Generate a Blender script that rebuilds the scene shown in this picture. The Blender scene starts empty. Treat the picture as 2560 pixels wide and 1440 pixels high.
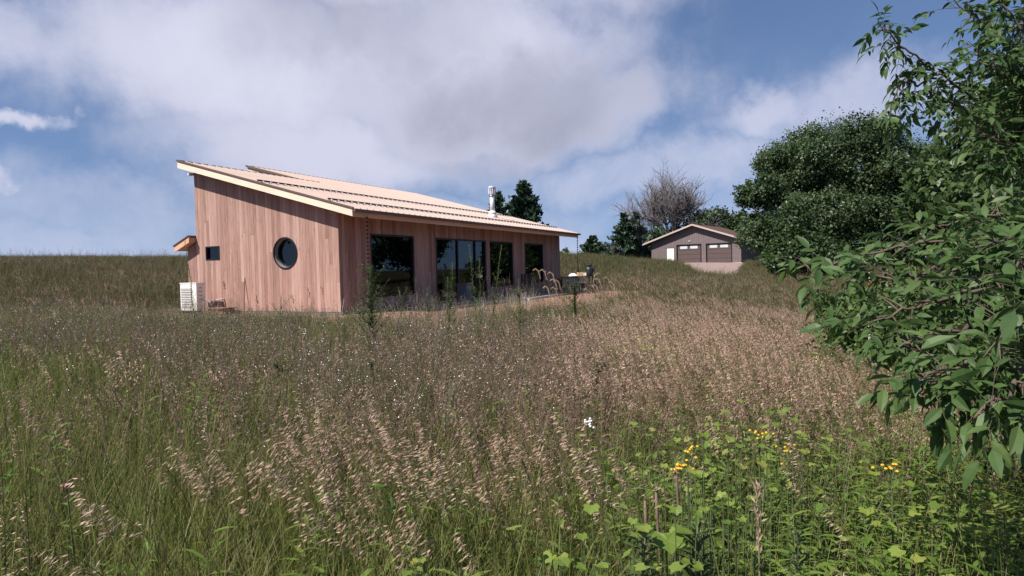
import bpy, math, random
import numpy as np
from mathutils import Vector, Matrix

random.seed(7)
rng = np.random.default_rng(7)
SC = bpy.context.scene
COL = SC.collection
R = math.radians
U = random.uniform

# ------------------------------------------------------------------ camera
CAM = np.array([-15.3468, -13.0011, 1.1661])
YAW, PITCH, ROLL, FPX = 0.449, -0.0282, 0.0236, 1657.1
FW = np.array([math.cos(PITCH)*math.cos(YAW), math.cos(PITCH)*math.sin(YAW), math.sin(PITCH)])
_r = np.array([math.sin(YAW), -math.cos(YAW), 0.0])
_u = np.cross(_r, FW)
RT = math.cos(ROLL)*_r - math.sin(ROLL)*_u
UP = math.sin(ROLL)*_r + math.cos(ROLL)*_u
cd = bpy.data.cameras.new('camera')
cam = bpy.data.objects.new('camera', cd); COL.objects.link(cam)
cam.matrix_world = Matrix(((RT[0], UP[0], -FW[0], CAM[0]), (RT[1], UP[1], -FW[1], CAM[1]),
                           (RT[2], UP[2], -FW[2], CAM[2]), (0, 0, 0, 1)))
cd.sensor_width = 36.0; cd.lens = FPX/2560*36; cd.clip_start = 0.05; cd.clip_end = 3000
SC.camera = cam

def at(px, py, d):
    """a point of the place seen in direction (px, py) of the photograph, d metres deep"""
    return CAM + (FW + RT*(px-1280)/FPX - UP*(py-720)/FPX)*d

# ------------------------------------------------------------------ sky and sun
SUN_AZ = math.atan2(0.47, -0.88)          # direction towards the sun, in the house's axes
SUN_EL = R(50)
SD = Vector((math.cos(SUN_EL)*math.cos(SUN_AZ), math.cos(SUN_EL)*math.sin(SUN_AZ), math.sin(SUN_EL)))
sl = bpy.data.lights.new('sun', 'SUN'); sl.energy = 5.0; sl.angle = R(0.53); sl.color = (1.0, 0.94, 0.86)
so = bpy.data.objects.new('sun', sl); COL.objects.link(so)
so.rotation_euler = (-SD).to_track_quat('-Z', 'Y').to_euler()
SC.view_settings.view_transform = 'Standard'; SC.view_settings.look = 'None'
SC.view_settings.exposure = 0.6; SC.view_settings.gamma = 1.0

W = bpy.data.worlds.new('World'); SC.world = W; W.use_nodes = True
wt = W.node_tree; wt.nodes.clear()
SKY_STRENGTH = 0.1
def wn(t, **k):
    n = wt.nodes.new(t)
    for a, v in k.items(): setattr(n, a, v)
    return n
def _set(n, i, v):
    if hasattr(v, 'is_output') or hasattr(v, 'links'): wt.links.new(v, n.inputs[i])
    else: n.inputs[i].default_value = v
def wm(op, a, b=0.0, c=None, clamp=False):
    n = wn('ShaderNodeMath', operation=op, use_clamp=clamp); _set(n, 0, a); _set(n, 1, b)
    if c is not None: _set(n, 2, c)
    return n.outputs[0]
def wnoise(vec, scale, detail, rough=0.55, dist=0.0):
    n = wn('ShaderNodeTexNoise'); wt.links.new(vec, n.inputs['Vector'])
    n.inputs['Scale'].default_value = scale; n.inputs['Detail'].default_value = detail
    n.inputs['Roughness'].default_value = rough; n.inputs['Distortion'].default_value = dist
    return n
sky = wn('ShaderNodeTexSky', sky_type='NISHITA', sun_disc=False)
sky.sun_elevation = SUN_EL; sky.sun_rotation = math.pi/2 - SUN_AZ
sky.altitude = 300; sky.air_density = 1.0; sky.dust_density = .5; sky.ozone_density = 2.5
tc = wn('ShaderNodeTexCoord'); DIR = tc.outputs['Generated']
nw = wnoise(DIR, 3.2, 7, 0.6)                                   # wobble for the cloud outlines
wob = wn('ShaderNodeVectorMath', operation='SUBTRACT'); wt.links.new(nw.outputs['Color'], wob.inputs[0]); wob.inputs[1].default_value = (.5, .5, .5)
wsc = wn('ShaderNodeVectorMath', operation='SCALE'); wt.links.new(wob.outputs[0], wsc.inputs[0]); wsc.inputs['Scale'].default_value = 0.30
wad = wn('ShaderNodeVectorMath', operation='ADD'); wt.links.new(DIR, wad.inputs[0]); wt.links.new(wsc.outputs[0], wad.inputs[1])
wno = wn('ShaderNodeVectorMath', operation='NORMALIZE'); wt.links.new(wad.outputs[0], wno.inputs[0])
sp = wn('ShaderNodeSeparateXYZ'); wt.links.new(wno.outputs[0], sp.inputs[0])
AZ = wm('ARCTAN2', sp.outputs[1], sp.outputs[0]); EL = wm('ARCSINE', sp.outputs[2])
def azel(px, py):
    d = at(px, py, 1.0)-CAM; d = d/np.linalg.norm(d)
    return math.atan2(d[1], d[0]), math.asin(d[2])
def blob(px, py, wx, wy, lo=0.0, hi=0.9):
    """one cloud bank: an ellipse in azimuth and elevation"""
    a, e = azel(px, py)
    u = wm('DIVIDE', wm('SUBTRACT', AZ, a), wx); v = wm('DIVIDE', wm('SUBTRACT', EL, e), wy)
    r = wm('SQRT', wm('ADD', wm('MULTIPLY', u, u), wm('MULTIPLY', v, v)))
    n = wn('ShaderNodeMapRange', interpolation_type='SMOOTHSTEP'); wt.links.new(r, n.inputs[0])
    n.inputs[1].default_value = 1.0; n.inputs[2].default_value = 0.15; n.inputs[3].default_value = lo; n.inputs[4].default_value = hi
    return n.outputs[0]
def wmax(l):
    o = l[0]
    for x in l[1:]: o = wm('MAXIMUM', o, x)
    return o
banks = wmax([blob(620, 150, .42, .20, hi=1.0), blob(1180, 180, .44, .22, hi=1.0), blob(1000, -250, .75, .26, hi=1.0),
              blob(1500, 230, .22, .13, hi=.9), blob(130, 360, .055, .028, hi=.75), blob(20, 520, .06, .04, hi=.7),
              blob(780, 380, .38, .12, hi=.8), blob(1900, 300, .16, .07, hi=.62), blob(2150, 300, .26, .10, hi=.56),
              blob(1600, 440, .40, .11, hi=.66), blob(1250, 570, 1.1, .08, hi=.46), blob(300, 640, .7, .07, hi=.48), blob(250, 560, .36, .085, hi=.44),
              blob(-250, 60, .32, .12, hi=.75)])
# cloud cover elsewhere in the sky: the same kind of broken cloud
flat = wn('ShaderNodeVectorMath', operation='SCALE'); wt.links.new(DIR, flat.inputs[0]); flat.inputs['Scale'].default_value = 1.0
n1 = wnoise(flat.outputs[0], 4.6, 12, 0.62, 0.25)
n2 = wnoise(flat.outputs[0], 1.6, 5, 0.55, 0.2)
gen = wm('MULTIPLY', wm('SUBTRACT', n2.outputs[0], 0.5, clamp=True), 3.0, clamp=True)
ca, ce = azel(1280, 400)
away = wn('ShaderNodeMapRange', interpolation_type='SMOOTHSTEP'); wt.links.new(wm('ABSOLUTE', wm('SUBTRACT', AZ, ca)), away.inputs[0])
away.inputs[1].default_value = 0.75; away.inputs[2].default_value = 1.1
cover = wm('MAXIMUM', banks, wm('MULTIPLY', gen, away.outputs[0]))
dens = wm('ADD', wm('MULTIPLY', cover, 1.25), wm('MULTIPLY', wm('SUBTRACT', n1.outputs[0], 0.5), 1.25))
alpha = wn('ShaderNodeMapRange', interpolation_type='SMOOTHSTEP'); wt.links.new(dens, alpha.inputs[0])
alpha.inputs[1].default_value = 0.06; alpha.inputs[2].default_value = 1.2; alpha.inputs[4].default_value = 0.95
# thick undersides go grey, thin edges stay white
greyb = wmax([blob(1330, 230, .33, .12, hi=1.0), blob(900, 60, .30, .10, hi=.55), blob(1230, 370, .14, .04, hi=.6), wm('MULTIPLY', away.outputs[0], .35)])
gsum = wm('ADD', wm('MULTIPLY', greyb, .95), wm('MULTIPLY', wm('SUBTRACT', n1.outputs[0], .5), 1.3), clamp=True)
cc = wn('ShaderNodeMix', data_type='RGBA'); wt.links.new(gsum, cc.inputs[0])
cc.inputs[6].default_value = tuple(v/SKY_STRENGTH for v in (.48, .485, .585))+(1,)
cc.inputs[7].default_value = tuple(v/SKY_STRENGTH for v in (.27, .28, .36))+(1,)
tint = wn('ShaderNodeMix', data_type='RGBA', blend_type='MULTIPLY'); tint.inputs[0].default_value = 1.0
wt.links.new(sky.outputs[0], tint.inputs[6]); tint.inputs[7].default_value = (.68, .69, .76, 1)
sv = wn('ShaderNodeVectorMath', operation='MULTIPLY_ADD'); wt.links.new(DIR, sv.inputs[0]); sv.inputs[1].default_value = (1, 1, .75); sv.inputs[2].default_value = (0, 0, .15); wt.links.new(sv.outputs[0], sky.inputs[0])
mx = wn('ShaderNodeMix', data_type='RGBA'); wt.links.new(alpha.outputs[0], mx.inputs[0])
wt.links.new(tint.outputs[2], mx.inputs[6]); wt.links.new(cc.outputs[2], mx.inputs[7])
bg = wn('ShaderNodeBackground'); bg.inputs[1].default_value = SKY_STRENGTH; wt.links.new(mx.outputs[2], bg.inputs[0])
wo = wn('ShaderNodeOutputWorld'); wt.links.new(bg.outputs[0], wo.inputs[0])

# ------------------------------------------------------------------ helpers
def tag(o, label=None, cat=None, group=None, kind=None):
    for k, v in (('label', label), ('category', cat), ('group', group), ('kind', kind)):
        if v: o[k] = v
    return o
def empty(name, loc=(0, 0, 0), parent=None):
    o = bpy.data.objects.new(name, None); COL.objects.link(o); o.location = loc; o.empty_display_size = .2
    if parent: o.parent = parent
    return o
def link(name, me, parent=None, loc=None):
    o = bpy.data.objects.new(name, me); COL.objects.link(o)
    if parent: o.parent = parent
    if loc is not None: o.location = loc
    return o

class MB:
    """collects vertices, faces and a per-vertex tint for one mesh"""
    def __init__(s): s.v = []; s.f = []; s.t = []; s.m = []
    def add(s, vs, fs, tint=0.5, mat=0):
        b = len(s.v); s.v += [tuple(map(float, q)) for q in vs]; s.f += [tuple(b+i for i in f) for f in fs]
        s.t += [tint]*len(vs); s.m += [mat]*len(fs)
    def box(s, a, b, mat=0, tint=.5):
        (x0, y0, z0), (x1, y1, z1) = a, b
        s.add([(x0,y0,z0),(x1,y0,z0),(x1,y1,z0),(x0,y1,z0),(x0,y0,z1),(x1,y0,z1),(x1,y1,z1),(x0,y1,z1)],
              [(0,3,2,1),(4,5,6,7),(0,1,5,4),(1,2,6,5),(2,3,7,6),(3,0,4,7)], tint, mat)
    def hexa(s, low, high, mat=0, tint=.5):
        n = len(low)
        s.add(list(low)+list(high), [tuple(range(n))[::-1], tuple(range(n, 2*n))]+[(i, (i+1) % n, n+(i+1) % n, n+i) for i in range(n)], tint, mat)
    def tube(s, pts, rad, n=5, mat=0, tint=.5, cap=True):
        pts = [np.array(q, float) for q in pts]; m = len(pts); ring = []
        for i, q in enumerate(pts):
            d = pts[min(i+1, m-1)]-pts[max(i-1, 0)]; d = d/(np.linalg.norm(d)+1e-9)
            a = np.cross(d, (0, 0, 1) if abs(d[2]) < .9 else (1, 0, 0)); a /= np.linalg.norm(a)+1e-9; b = np.cross(d, a)
            r = rad[i] if hasattr(rad, '__len__') else rad
            ring.append([q+r*(math.cos(2*math.pi*k/n)*a+math.sin(2*math.pi*k/n)*b) for k in range(n)])
        fs = [(i*n+k, i*n+(k+1) % n, (i+1)*n+(k+1) % n, (i+1)*n+k) for i in range(m-1) for k in range(n)]
        if cap: fs += [tuple(range(n))[::-1], tuple((m-1)*n+k for k in range(n))]
        s.add([v for r_ in ring for v in r_], fs, tint, mat)
    def lathe(s, prof, n=16, mat=0, c=(0, 0, 0), tint=.5):
        vs = [(c[0]+r*math.cos(2*math.pi*k/n), c[1]+r*math.sin(2*math.pi*k/n), c[2]+z) for r, z in prof for k in range(n)]
        m = len(prof)
        fs = [(i*n+k, i*n+(k+1) % n, (i+1)*n+(k+1) % n, (i+1)*n+k) for i in range(m-1) for k in range(n)]
        fs += [tuple(range(n))[::-1], tuple((m-1)*n+k for k in range(n))]
        s.add(vs, fs, tint, mat)
    def mesh(s, name, mats, smooth=False):
        me = bpy.data.meshes.new(name); me.from_pydata(s.v, [], s.f)
        for m in (mats if isinstance(mats, (list, tuple)) else [mats]): me.materials.append(m)
        if any(s.m): me.polygons.foreach_set('material_index', s.m)
        at_ = me.attributes.new('tint', 'FLOAT', 'POINT'); at_.data.foreach_set('value', s.t)
        if smooth: me.polygons.foreach_set('use_smooth', [True]*len(me.polygons))
        me.update(); return me
    def build(s, name, mats, parent=None, smooth=False, loc=None):
        return link(name, s.mesh(name, mats, smooth), parent, loc)

def quad_mesh(name, V, mat, tint=None, nper=4, faces=None):
    """many small alike pieces; V is (N, nper, 3); faces index one piece"""
    N = V.shape[0]; faces = faces or [(0, 1, 2, 3)]
    F = np.concatenate([np.array(f)[None, :]+np.arange(N)[:, None]*nper for f in faces], 0) if len({len(f) for f in faces}) == 1 else None
    me = bpy.data.meshes.new(name); k = F.shape[1]
    me.vertices.add(N*nper); me.vertices.foreach_set('co', V.reshape(-1).astype(np.float32))
    me.loops.add(F.size); me.loops.foreach_set('vertex_index', F.reshape(-1).astype(np.int32))
    me.polygons.add(F.shape[0]); me.polygons.foreach_set('loop_start', (np.arange(F.shape[0])*k).astype(np.int32))
    me.materials.append(mat)
    t = np.repeat(tint if tint is not None else rng.random(N), nper).astype(np.float32)
    a = me.attributes.new('tint', 'FLOAT', 'POINT'); a.data.foreach_set('value', t)
    me.update(calc_edges=True); me.validate(); return me

# ------------------------------------------------------------------ materials
def mat(name):
    m = bpy.data.materials.new(name); m.use_nodes = True
    return m, m.node_tree, m.node_tree.nodes['Principled BSDF']
def nd(t, kind, **k):
    n = t.nodes.new(kind)
    for a, v in k.items(): setattr(n, a, v)
    return n
def ramp(t, fac, cols, pos=None):
    n = nd(t, 'ShaderNodeValToRGB'); cr = n.color_ramp
    while len(cr.elements) < len(cols): cr.elements.new(0.5)
    for i, c in enumerate(cols):
        cr.elements[i].position = pos[i] if pos else i/(len(cols)-1); cr.elements[i].color = tuple(c)+(1,)
    t.links.new(fac, n.inputs[0]); return n.outputs[0]
def tnoise(t, vec, scale, detail=4, rough=.55):
    n = nd(t, 'ShaderNodeTexNoise'); n.inputs['Scale'].default_value = scale; n.inputs['Detail'].default_value = detail
    n.inputs['Roughness'].default_value = rough
    if vec is not None: t.links.new(vec, n.inputs['Vector'])
    return n.outputs[0]
def tmath(t, op, a, b):
    n = nd(t, 'ShaderNodeMath', operation=op)
    for i, v in enumerate((a, b)):
        if isinstance(v, (int, float)): n.inputs[i].default_value = v
        else: t.links.new(v, n.inputs[i])
    return n.outputs[0]
def tmap(t, vec, scale=(1, 1, 1), loc=(0, 0, 0)):
    n = nd(t, 'ShaderNodeMapping'); n.inputs['Scale'].default_value = scale; n.inputs['Location'].default_value = loc
    t.links.new(vec, n.inputs[0]); return n.outputs[0]
def bump(t, bsdf, h, strength=.3, dist=.01):
    n = nd(t, 'ShaderNodeBump'); n.inputs['Strength'].default_value = strength; n.inputs['Distance'].default_value = dist
    t.links.new(h, n.inputs['Height']); t.links.new(n.outputs[0], bsdf.inputs['Normal'])

def foliage(name, cols, transl=.3, rough=.55, world_var=.35, spec=.3, wscale=.6):
    """leaf colours by piece, by plant and by patch of ground"""
    m, t, b = mat(name)
    a = nd(t, 'ShaderNodeAttribute', attribute_name='tint'); oi = nd(t, 'ShaderNodeObjectInfo'); g = nd(t, 'ShaderNodeNewGeometry')
    w = tnoise(t, g.outputs['Position'], wscale, 3)
    f = tmath(t, 'ADD', tmath(t, 'MULTIPLY', a.outputs['Fac'], .55), tmath(t, 'MULTIPLY', oi.outputs['Random'], .45))
    f = tmath(t, 'ADD', f, tmath(t, 'MULTIPLY', tmath(t, 'SUBTRACT', w, .5), world_var*2))
    c = ramp(t, f, cols)
    t.links.new(c, b.inputs['Base Color']); b.inputs['Roughness'].default_value = rough; b.inputs['Specular IOR Level'].default_value = spec
    tr = nd(t, 'ShaderNodeBsdfTranslucent'); t.links.new(c, tr.inputs[0])
    mxs = nd(t, 'ShaderNodeMixShader'); mxs.inputs[0].default_value = transl
    t.links.new(b.outputs[0], mxs.inputs[1]); t.links.new(tr.outputs[0], mxs.inputs[2])
    t.links.new(mxs.outputs[0], t.nodes['Material Output'].inputs[0]); return m
def plain(name, col, rough=.6, metal=0., spec=.5, var=.0, nscale=8., bumps=0.):
    m, t, b = mat(name); b.inputs['Roughness'].default_value = rough; b.inputs['Metallic'].default_value = metal
    b.inputs['Specular IOR Level'].default_value = spec
    tc_ = nd(t, 'ShaderNodeTexCoord'); n = tnoise(t, tc_.outputs['Object'], nscale, 6)
    lo = [max(0, c*(1-var)) for c in col]; hi = [min(1, c*(1+var)) for c in col]
    t.links.new(ramp(t, n, [lo, hi], [.3, .7]), b.inputs['Base Color'])
    if bumps: bump(t, b, n, bumps, .01)
    return m
def wood(name, cols, axis=2, rough=.75, knots=True):
    m, t, b = mat(name); b.inputs['Roughness'].default_value = rough; b.inputs['Specular IOR Level'].default_value = .25
    tc_ = nd(t, 'ShaderNodeTexCoord'); oi = nd(t, 'ShaderNodeObjectInfo')
    add = nd(t, 'ShaderNodeVectorMath', operation='MULTIPLY_ADD'); t.links.new(oi.outputs['Random'], add.inputs[0]); add.inputs[1].default_value = (31, 17, 53)
    t.links.new(tc_.outputs['Object'], add.inputs[2])
    sc = [22, 22, 22]; sc[axis] = .9
    g = tnoise(t, tmap(t, add.outputs[0], sc), 2.2, 7, .65)
    sc2 = [3, 3, 3]; sc2[axis] = .35
    g2 = tnoise(t, tmap(t, add.outputs[0], sc2), 1.5, 3)
    f = tmath(t, 'ADD', tmath(t, 'MULTIPLY', g, .72), tmath(t, 'MULTIPLY', oi.outputs['Random'], .28))
    f = tmath(t, 'ADD', f, tmath(t, 'MULTIPLY', tmath(t, 'SUBTRACT', g2, .5), .45))
    c = ramp(t, f, cols, [.22, .5, .82])
    if knots:
        vo = nd(t, 'ShaderNodeTexVoronoi'); sk = [5, 5, 5]; sk[axis] = 1.5; vo.inputs['Scale'].default_value = 1.0
        t.links.new(tmap(t, add.outputs[0], sk), vo.inputs['Vector'])
        k = nd(t, 'ShaderNodeMapRange'); t.links.new(vo.outputs['Distance'], k.inputs[0])
        k.inputs[1].default_value = .05; k.inputs[2].default_value = .11; k.inputs[3].default_value = .55; k.inputs[4].default_value = 0.
        mm = nd(t, 'ShaderNodeMix', data_type='RGBA'); t.links.new(k.outputs[0], mm.inputs[0]); t.links.new(c, mm.inputs[6])
        mm.inputs[7].default_value = tuple(v*.45 for v in cols[0])+(1,); c = mm.outputs[2]
    t.links.new(c, b.inputs['Base Color']); bump(t, b, g, .25, .004); return m

M = {}
M['siding'] = wood('cedar_siding', [(.190, .105, .082), (.345, .208, .168), (.52, .355, .30)], 2)
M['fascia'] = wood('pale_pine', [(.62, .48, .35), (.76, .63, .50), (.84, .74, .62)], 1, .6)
M['fascia_shaded'] = wood('pale_pine_shaded', [(.46, .25, .15), (.60, .36, .23), (.70, .46, .31)], 0, .6)  # same pine for eave and lean-to, its shade put into a darker orange
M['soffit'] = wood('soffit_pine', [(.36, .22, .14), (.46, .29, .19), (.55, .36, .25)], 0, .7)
M['roof'] = plain('tan_metal_roof', (.42, .315, .265), .42, .0, .5, .07, 1.2)
M['bronze'] = plain('bronze_metal', (.16, .10, .075), .45, .3, .5, .1)
M['rail'] = plain('brown_rail_metal', (.085, .065, .05), .5, .2, .5, .1)
M['black'] = plain('black_frame', (.012, .012, .014), .35, .0, .5, .15)
M['white'] = plain('white_enamel', (.74, .73, .70), .4, .0, .5, .04)
M['greypl'] = plain('grey_plastic', (.22, .215, .21), .5, .0, .5, .1)
M['steel'] = plain('stainless_steel', (.66, .66, .68), .45, .55, .5, .06)
M['steeldk'] = plain('dark_steel_band', (.42, .42, .44), .35, 1., .5, .06)  # darker bare steel for the band on the flue
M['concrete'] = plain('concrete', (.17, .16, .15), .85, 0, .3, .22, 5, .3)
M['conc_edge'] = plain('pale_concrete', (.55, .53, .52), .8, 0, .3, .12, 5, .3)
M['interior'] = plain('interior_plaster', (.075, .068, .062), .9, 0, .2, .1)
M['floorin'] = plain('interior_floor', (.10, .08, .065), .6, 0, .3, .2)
m, t, b = mat('window_glass')
gl = nd(t, 'ShaderNodeBsdfGlossy'); gl.inputs['Roughness'].default_value = .015; gl.inputs['Color'].default_value = (.85, .9, .95, 1)
tp = nd(t, 'ShaderNodeBsdfTransparent'); tp.inputs[0].default_value = (.33, .35, .36, 1)
fr = nd(t, 'ShaderNodeFresnel'); fr.inputs[0].default_value = 1.5
ms = nd(t, 'ShaderNodeMixShader'); t.links.new(fr.outputs[0], ms.inputs[0]); t.links.new(tp.outputs[0], ms.inputs[1]); t.links.new(gl.outputs[0], ms.inputs[2])
t.links.new(ms.outputs[0], t.nodes['Material Output'].inputs[0]); M['glass'] = m

# ------------------------------------------------------------------ the lie of the land
CP = np.array([
 (-15.35,-13,-.42),(-22,-18,-.65),(-13,-20,-.85),(-21,-6,-.15),(-30,5,.2),(-30,-25,-.9),
 (-10.8,-10.9,-.45),(-8.1,-9.5,-.42),(-9,-13,-.75),(-6,-15,-.95),(-2,-19,-1.2),(-12,-7.5,-.28),(-10,-3,-.12),(-7,0,-.05),
 (-2.8,-3.5,-.04),(-2.8,2,.0),(-2.8,7,.05),(3,-5.2,-.04),(9,-5.2,-.03),(15,-5,-.02),(20,-2,.1),(21,5,.4),(8,3,0),(14,10,.35),(4,9.5,.3),
 (3,-8.0,-.55),(10,-8.6,-.6),(-4,-7.5,-.42),
 (-7,5,.12),(-5,14,.55),(2,20,1.25),(7.3,32,2.15),(9.9,27,1.95),(15.8,26,2.0),(22,22,1.7),(20,45,2.7),(-10,40,2.3),(40,60,3.0),(-25,25,1.2),
 (29.7,4.1,1.60),(37.9,3.4,1.72),(44.4,1.3,1.32),(30,12,1.8),(53,18,2.0),(60,3.5,1.36),(66,-1,1.32),(72,4,1.45),(70,10,1.6),(85,0,1.4),(80,25,2.2),
 (22,-6,-.15),(30,-6,.0),(38.5,-5,.22),(42,-6,.36),(50,-3.5,.74),(55,-6,.95),(58,-2,1.08),
 (0,-13.5,-1.0),(12,-12,-1.0),(22,-12,-.55),(33,-10.5,.0),(45,-12,.45),(56,-14,.6),(10,-22,-1.7),(30,-25,-1.0),(55,-35,-.2),(90,-30,.6),(120,30,2),(110,80,2.5)], float)
def _phi(r2): return np.where(r2 > 1e-9, .5*r2*np.log(np.maximum(r2, 1e-9)), 0.)
_n = len(CP)
_K = _phi(((CP[:, None, :2]-CP[None, :, :2])**2).sum(-1))+np.eye(_n)*6.0
_P = np.c_[np.ones(_n), CP[:, :2]]
_sol = np.linalg.solve(np.block([[_K, _P], [_P.T, np.zeros((3, 3))]]), np.r_[CP[:, 2], 0, 0, 0])
def land(x, y):
    x = np.asarray(x, float); y = np.asarray(y, float); sh = x.shape
    q = np.c_[x.ravel(), y.ravel()]
    out = np.empty(len(q))
    for i in range(0, len(q), 20000):
        k = q[i:i+20000]
        out[i:i+20000] = _phi(((k[:, None]-CP[None, :, :2])**2).sum(-1))@_sol[:_n]+_sol[_n]+k@_sol[_n+1:]
    d = np.hypot(q[:, 0]-20, q[:, 1]-5)
    out = np.where(d > 110, 1.5, out*(1-np.clip((d-80)/30, 0, 1))+1.5*np.clip((d-80)/30, 0, 1))
    # level pad of the house
    px = np.maximum(np.maximum(-3.0-q[:, 0], q[:, 0]-18.6), 0); py = np.maximum(np.maximum(-5.4-q[:, 1], q[:, 1]-9.0), 0)
    w = np.clip(1-np.hypot(px, py)/1.5, 0, 1); w = w*w*(3-2*w)
    out = out*(1-w)+(-.02)*w
    return out.reshape(sh)
def gz(x, y): return float(land(np.array([x]), np.array([y]))[0])

def soil_mask(x, y):
    dx = np.maximum(np.maximum(-2.9-x, x-15.5), 0); dy = np.maximum(np.maximum(-5.2-y, y-7.5), 0)
    return np.clip(1.15-np.hypot(dx, dy)/.9, 0, 1)
def drive_mask(x, y):
    # gravel apron before the far garage, running down towards the left
    ax, ay = 66.5, 0.2; bx, by = 38.0, -5.0
    tx = ((x-ax)*(bx-ax)+(y-ay)*(by-ay))/((bx-ax)**2+(by-ay)**2)
    px_, py_ = ax+tx*(bx-ax), ay+tx*(by-ay)
    d = np.hypot(x-px_, y-py_); wdt = 4.6-3.0*np.clip(tx, 0, 1)
    return np.clip((wdt-d)/.8, 0, 1)*np.clip((1.05-tx)/.15, 0, 1)*np.clip((tx+.35)/.1, 0, 1)

def make_ground():
    def axis(lo, hi, f0, f1):
        a = list(np.arange(f0, f1+.01, .5)); s = .5; q = f0
        while q > lo: s *= 1.22; q -= s; a.insert(0, q)
        s = .5; q = f1
        while q < hi: s *= 1.16; q += s; a.append(q)
        return np.array(a)
    xs = axis(-900, 1500, -24, 22); ys = axis(-900, 1100, -22, 14)
    X, Y = np.meshgrid(xs, ys, indexing='ij'); Z = land(X, Y)+(np.sin(X*2.1+Y*.7)*np.cos(Y*1.7-X*.4))*.02
    inpad = (X > -.6) & (X < 18) & (Y > -2.6) & (Y < 9.3); Z = np.where(inpad, -.06, Z)
    nx, ny = X.shape; V = np.stack([X, Y, Z], -1).reshape(-1, 3)
    i = np.arange(nx-1)[:, None]*ny+np.arange(ny-1)[None, :]
    F = np.stack([i, i+ny, i+ny+1, i+1], -1).reshape(-1, 4)
    me = bpy.data.meshes.new('ground'); me.from_pydata(V.tolist(), [], F.tolist())
    a = me.attributes.new('soil', 'FLOAT', 'POINT'); a.data.foreach_set('value', soil_mask(V[:, 0], V[:, 1]).astype(np.float32))
    me.polygons.foreach_set('use_smooth', [True]*len(me.polygons))
    m, t, b = mat('meadow_ground'); b.inputs['Roughness'].default_value = .95; b.inputs['Specular IOR Level'].default_value = .1
    at_ = nd(t, 'ShaderNodeAttribute', attribute_name='soil'); g = nd(t, 'ShaderNodeNewGeometry')
    nA = tnoise(t, g.outputs['Position'], .25, 5); nB = tnoise(t, g.outputs['Position'], 9, 6, .7); nC = tnoise(t, g.outputs['Position'], 2.0, 6, .7)
    f = tmath(t, 'ADD', tmath(t, 'MULTIPLY', nA, .55), tmath(t, 'MULTIPLY', nB, .45))
    grass = ramp(t, f, [(.030, .032, .014), (.060, .058, .026), (.105, .080, .045)], [.3, .5, .7])
    soil = ramp(t, tmath(t, 'ADD', tmath(t, 'MULTIPLY', nC, .6), tmath(t, 'MULTIPLY', nB, .4)), [(.20, .105, .075), (.31, .180, .132), (.41, .26, .20)], [.3, .5, .7])
    k = nd(t, 'ShaderNodeMapRange'); t.links.new(tmath(t, 'ADD', at_.outputs['Fac'], tmath(t, 'MULTIPLY', tmath(t, 'SUBTRACT', nC, .5), .9)), k.inputs[0])
    k.inputs[1].default_value = .4; k.inputs[2].default_value = .6
    mm = nd(t, 'ShaderNodeMix', data_type='RGBA'); t.links.new(k.outputs[0], mm.inputs[0]); t.links.new(grass, mm.inputs[6]); t.links.new(soil, mm.inputs[7])
    t.links.new(mm.outputs[2], b.inputs['Base Color']); bump(t, b, nB, .8, .06)
    me.materials.append(m)
    tag(link('ground', me), 'meadow ground rolling up to a low hill', kind='structure')
make_ground()

def make_drive():
    xs = np.arange(34, 74.1, .5); ys = np.arange(-10, 9.1, .5); X, Y = np.meshgrid(xs, ys, indexing='ij')
    keep = drive_mask(X, Y) > .05
    idx = -np.ones(X.shape, int); idx[keep] = np.arange(keep.sum())
    V = np.stack([X[keep], Y[keep], land(X[keep], Y[keep])+.06], -1); F = []
    for i in range(len(xs)-1):
        for j in range(len(ys)-1):
            q = (idx[i, j], idx[i+1, j], idx[i+1, j+1], idx[i, j+1])
            if min(q) >= 0: F.append(q)
    me = bpy.data.meshes.new('gravel_driveway'); me.from_pydata(V.tolist(), [], F)
    m, t, b = mat('pink_gravel'); b.inputs['Roughness'].default_value = .95; g = nd(t, 'ShaderNodeNewGeometry')
    n = tnoise(t, g.outputs['Position'], 4, 8, .75)
    t.links.new(ramp(t, n, [(.17, .115, .10), (.28, .20, .175), (.38, .285, .255)], [.3, .5, .72]), b.inputs['Base Color']); bump(t, b, n, .6, .05)
    me.materials.append(m); tag(link('gravel_driveway', me), 'pinkish gravel apron before the grey garage', kind='structure')
make_drive()

# ------------------------------------------------------------------ the wooden house
L, WD, HF, HB = 17.52, 5.97, 3.0, 4.653
SL = (HB-HF)/WD; OX, OY, OB, TH = .468, .915, .205, .27
X1, YE = 5.19, 9.16
def zr(y): return HF+SL*y
house = tag(empty('wooden_house', (0, 0, 0)), 'low wooden house with vertical cedar boards and a tan metal shed roof', 'house')

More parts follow.
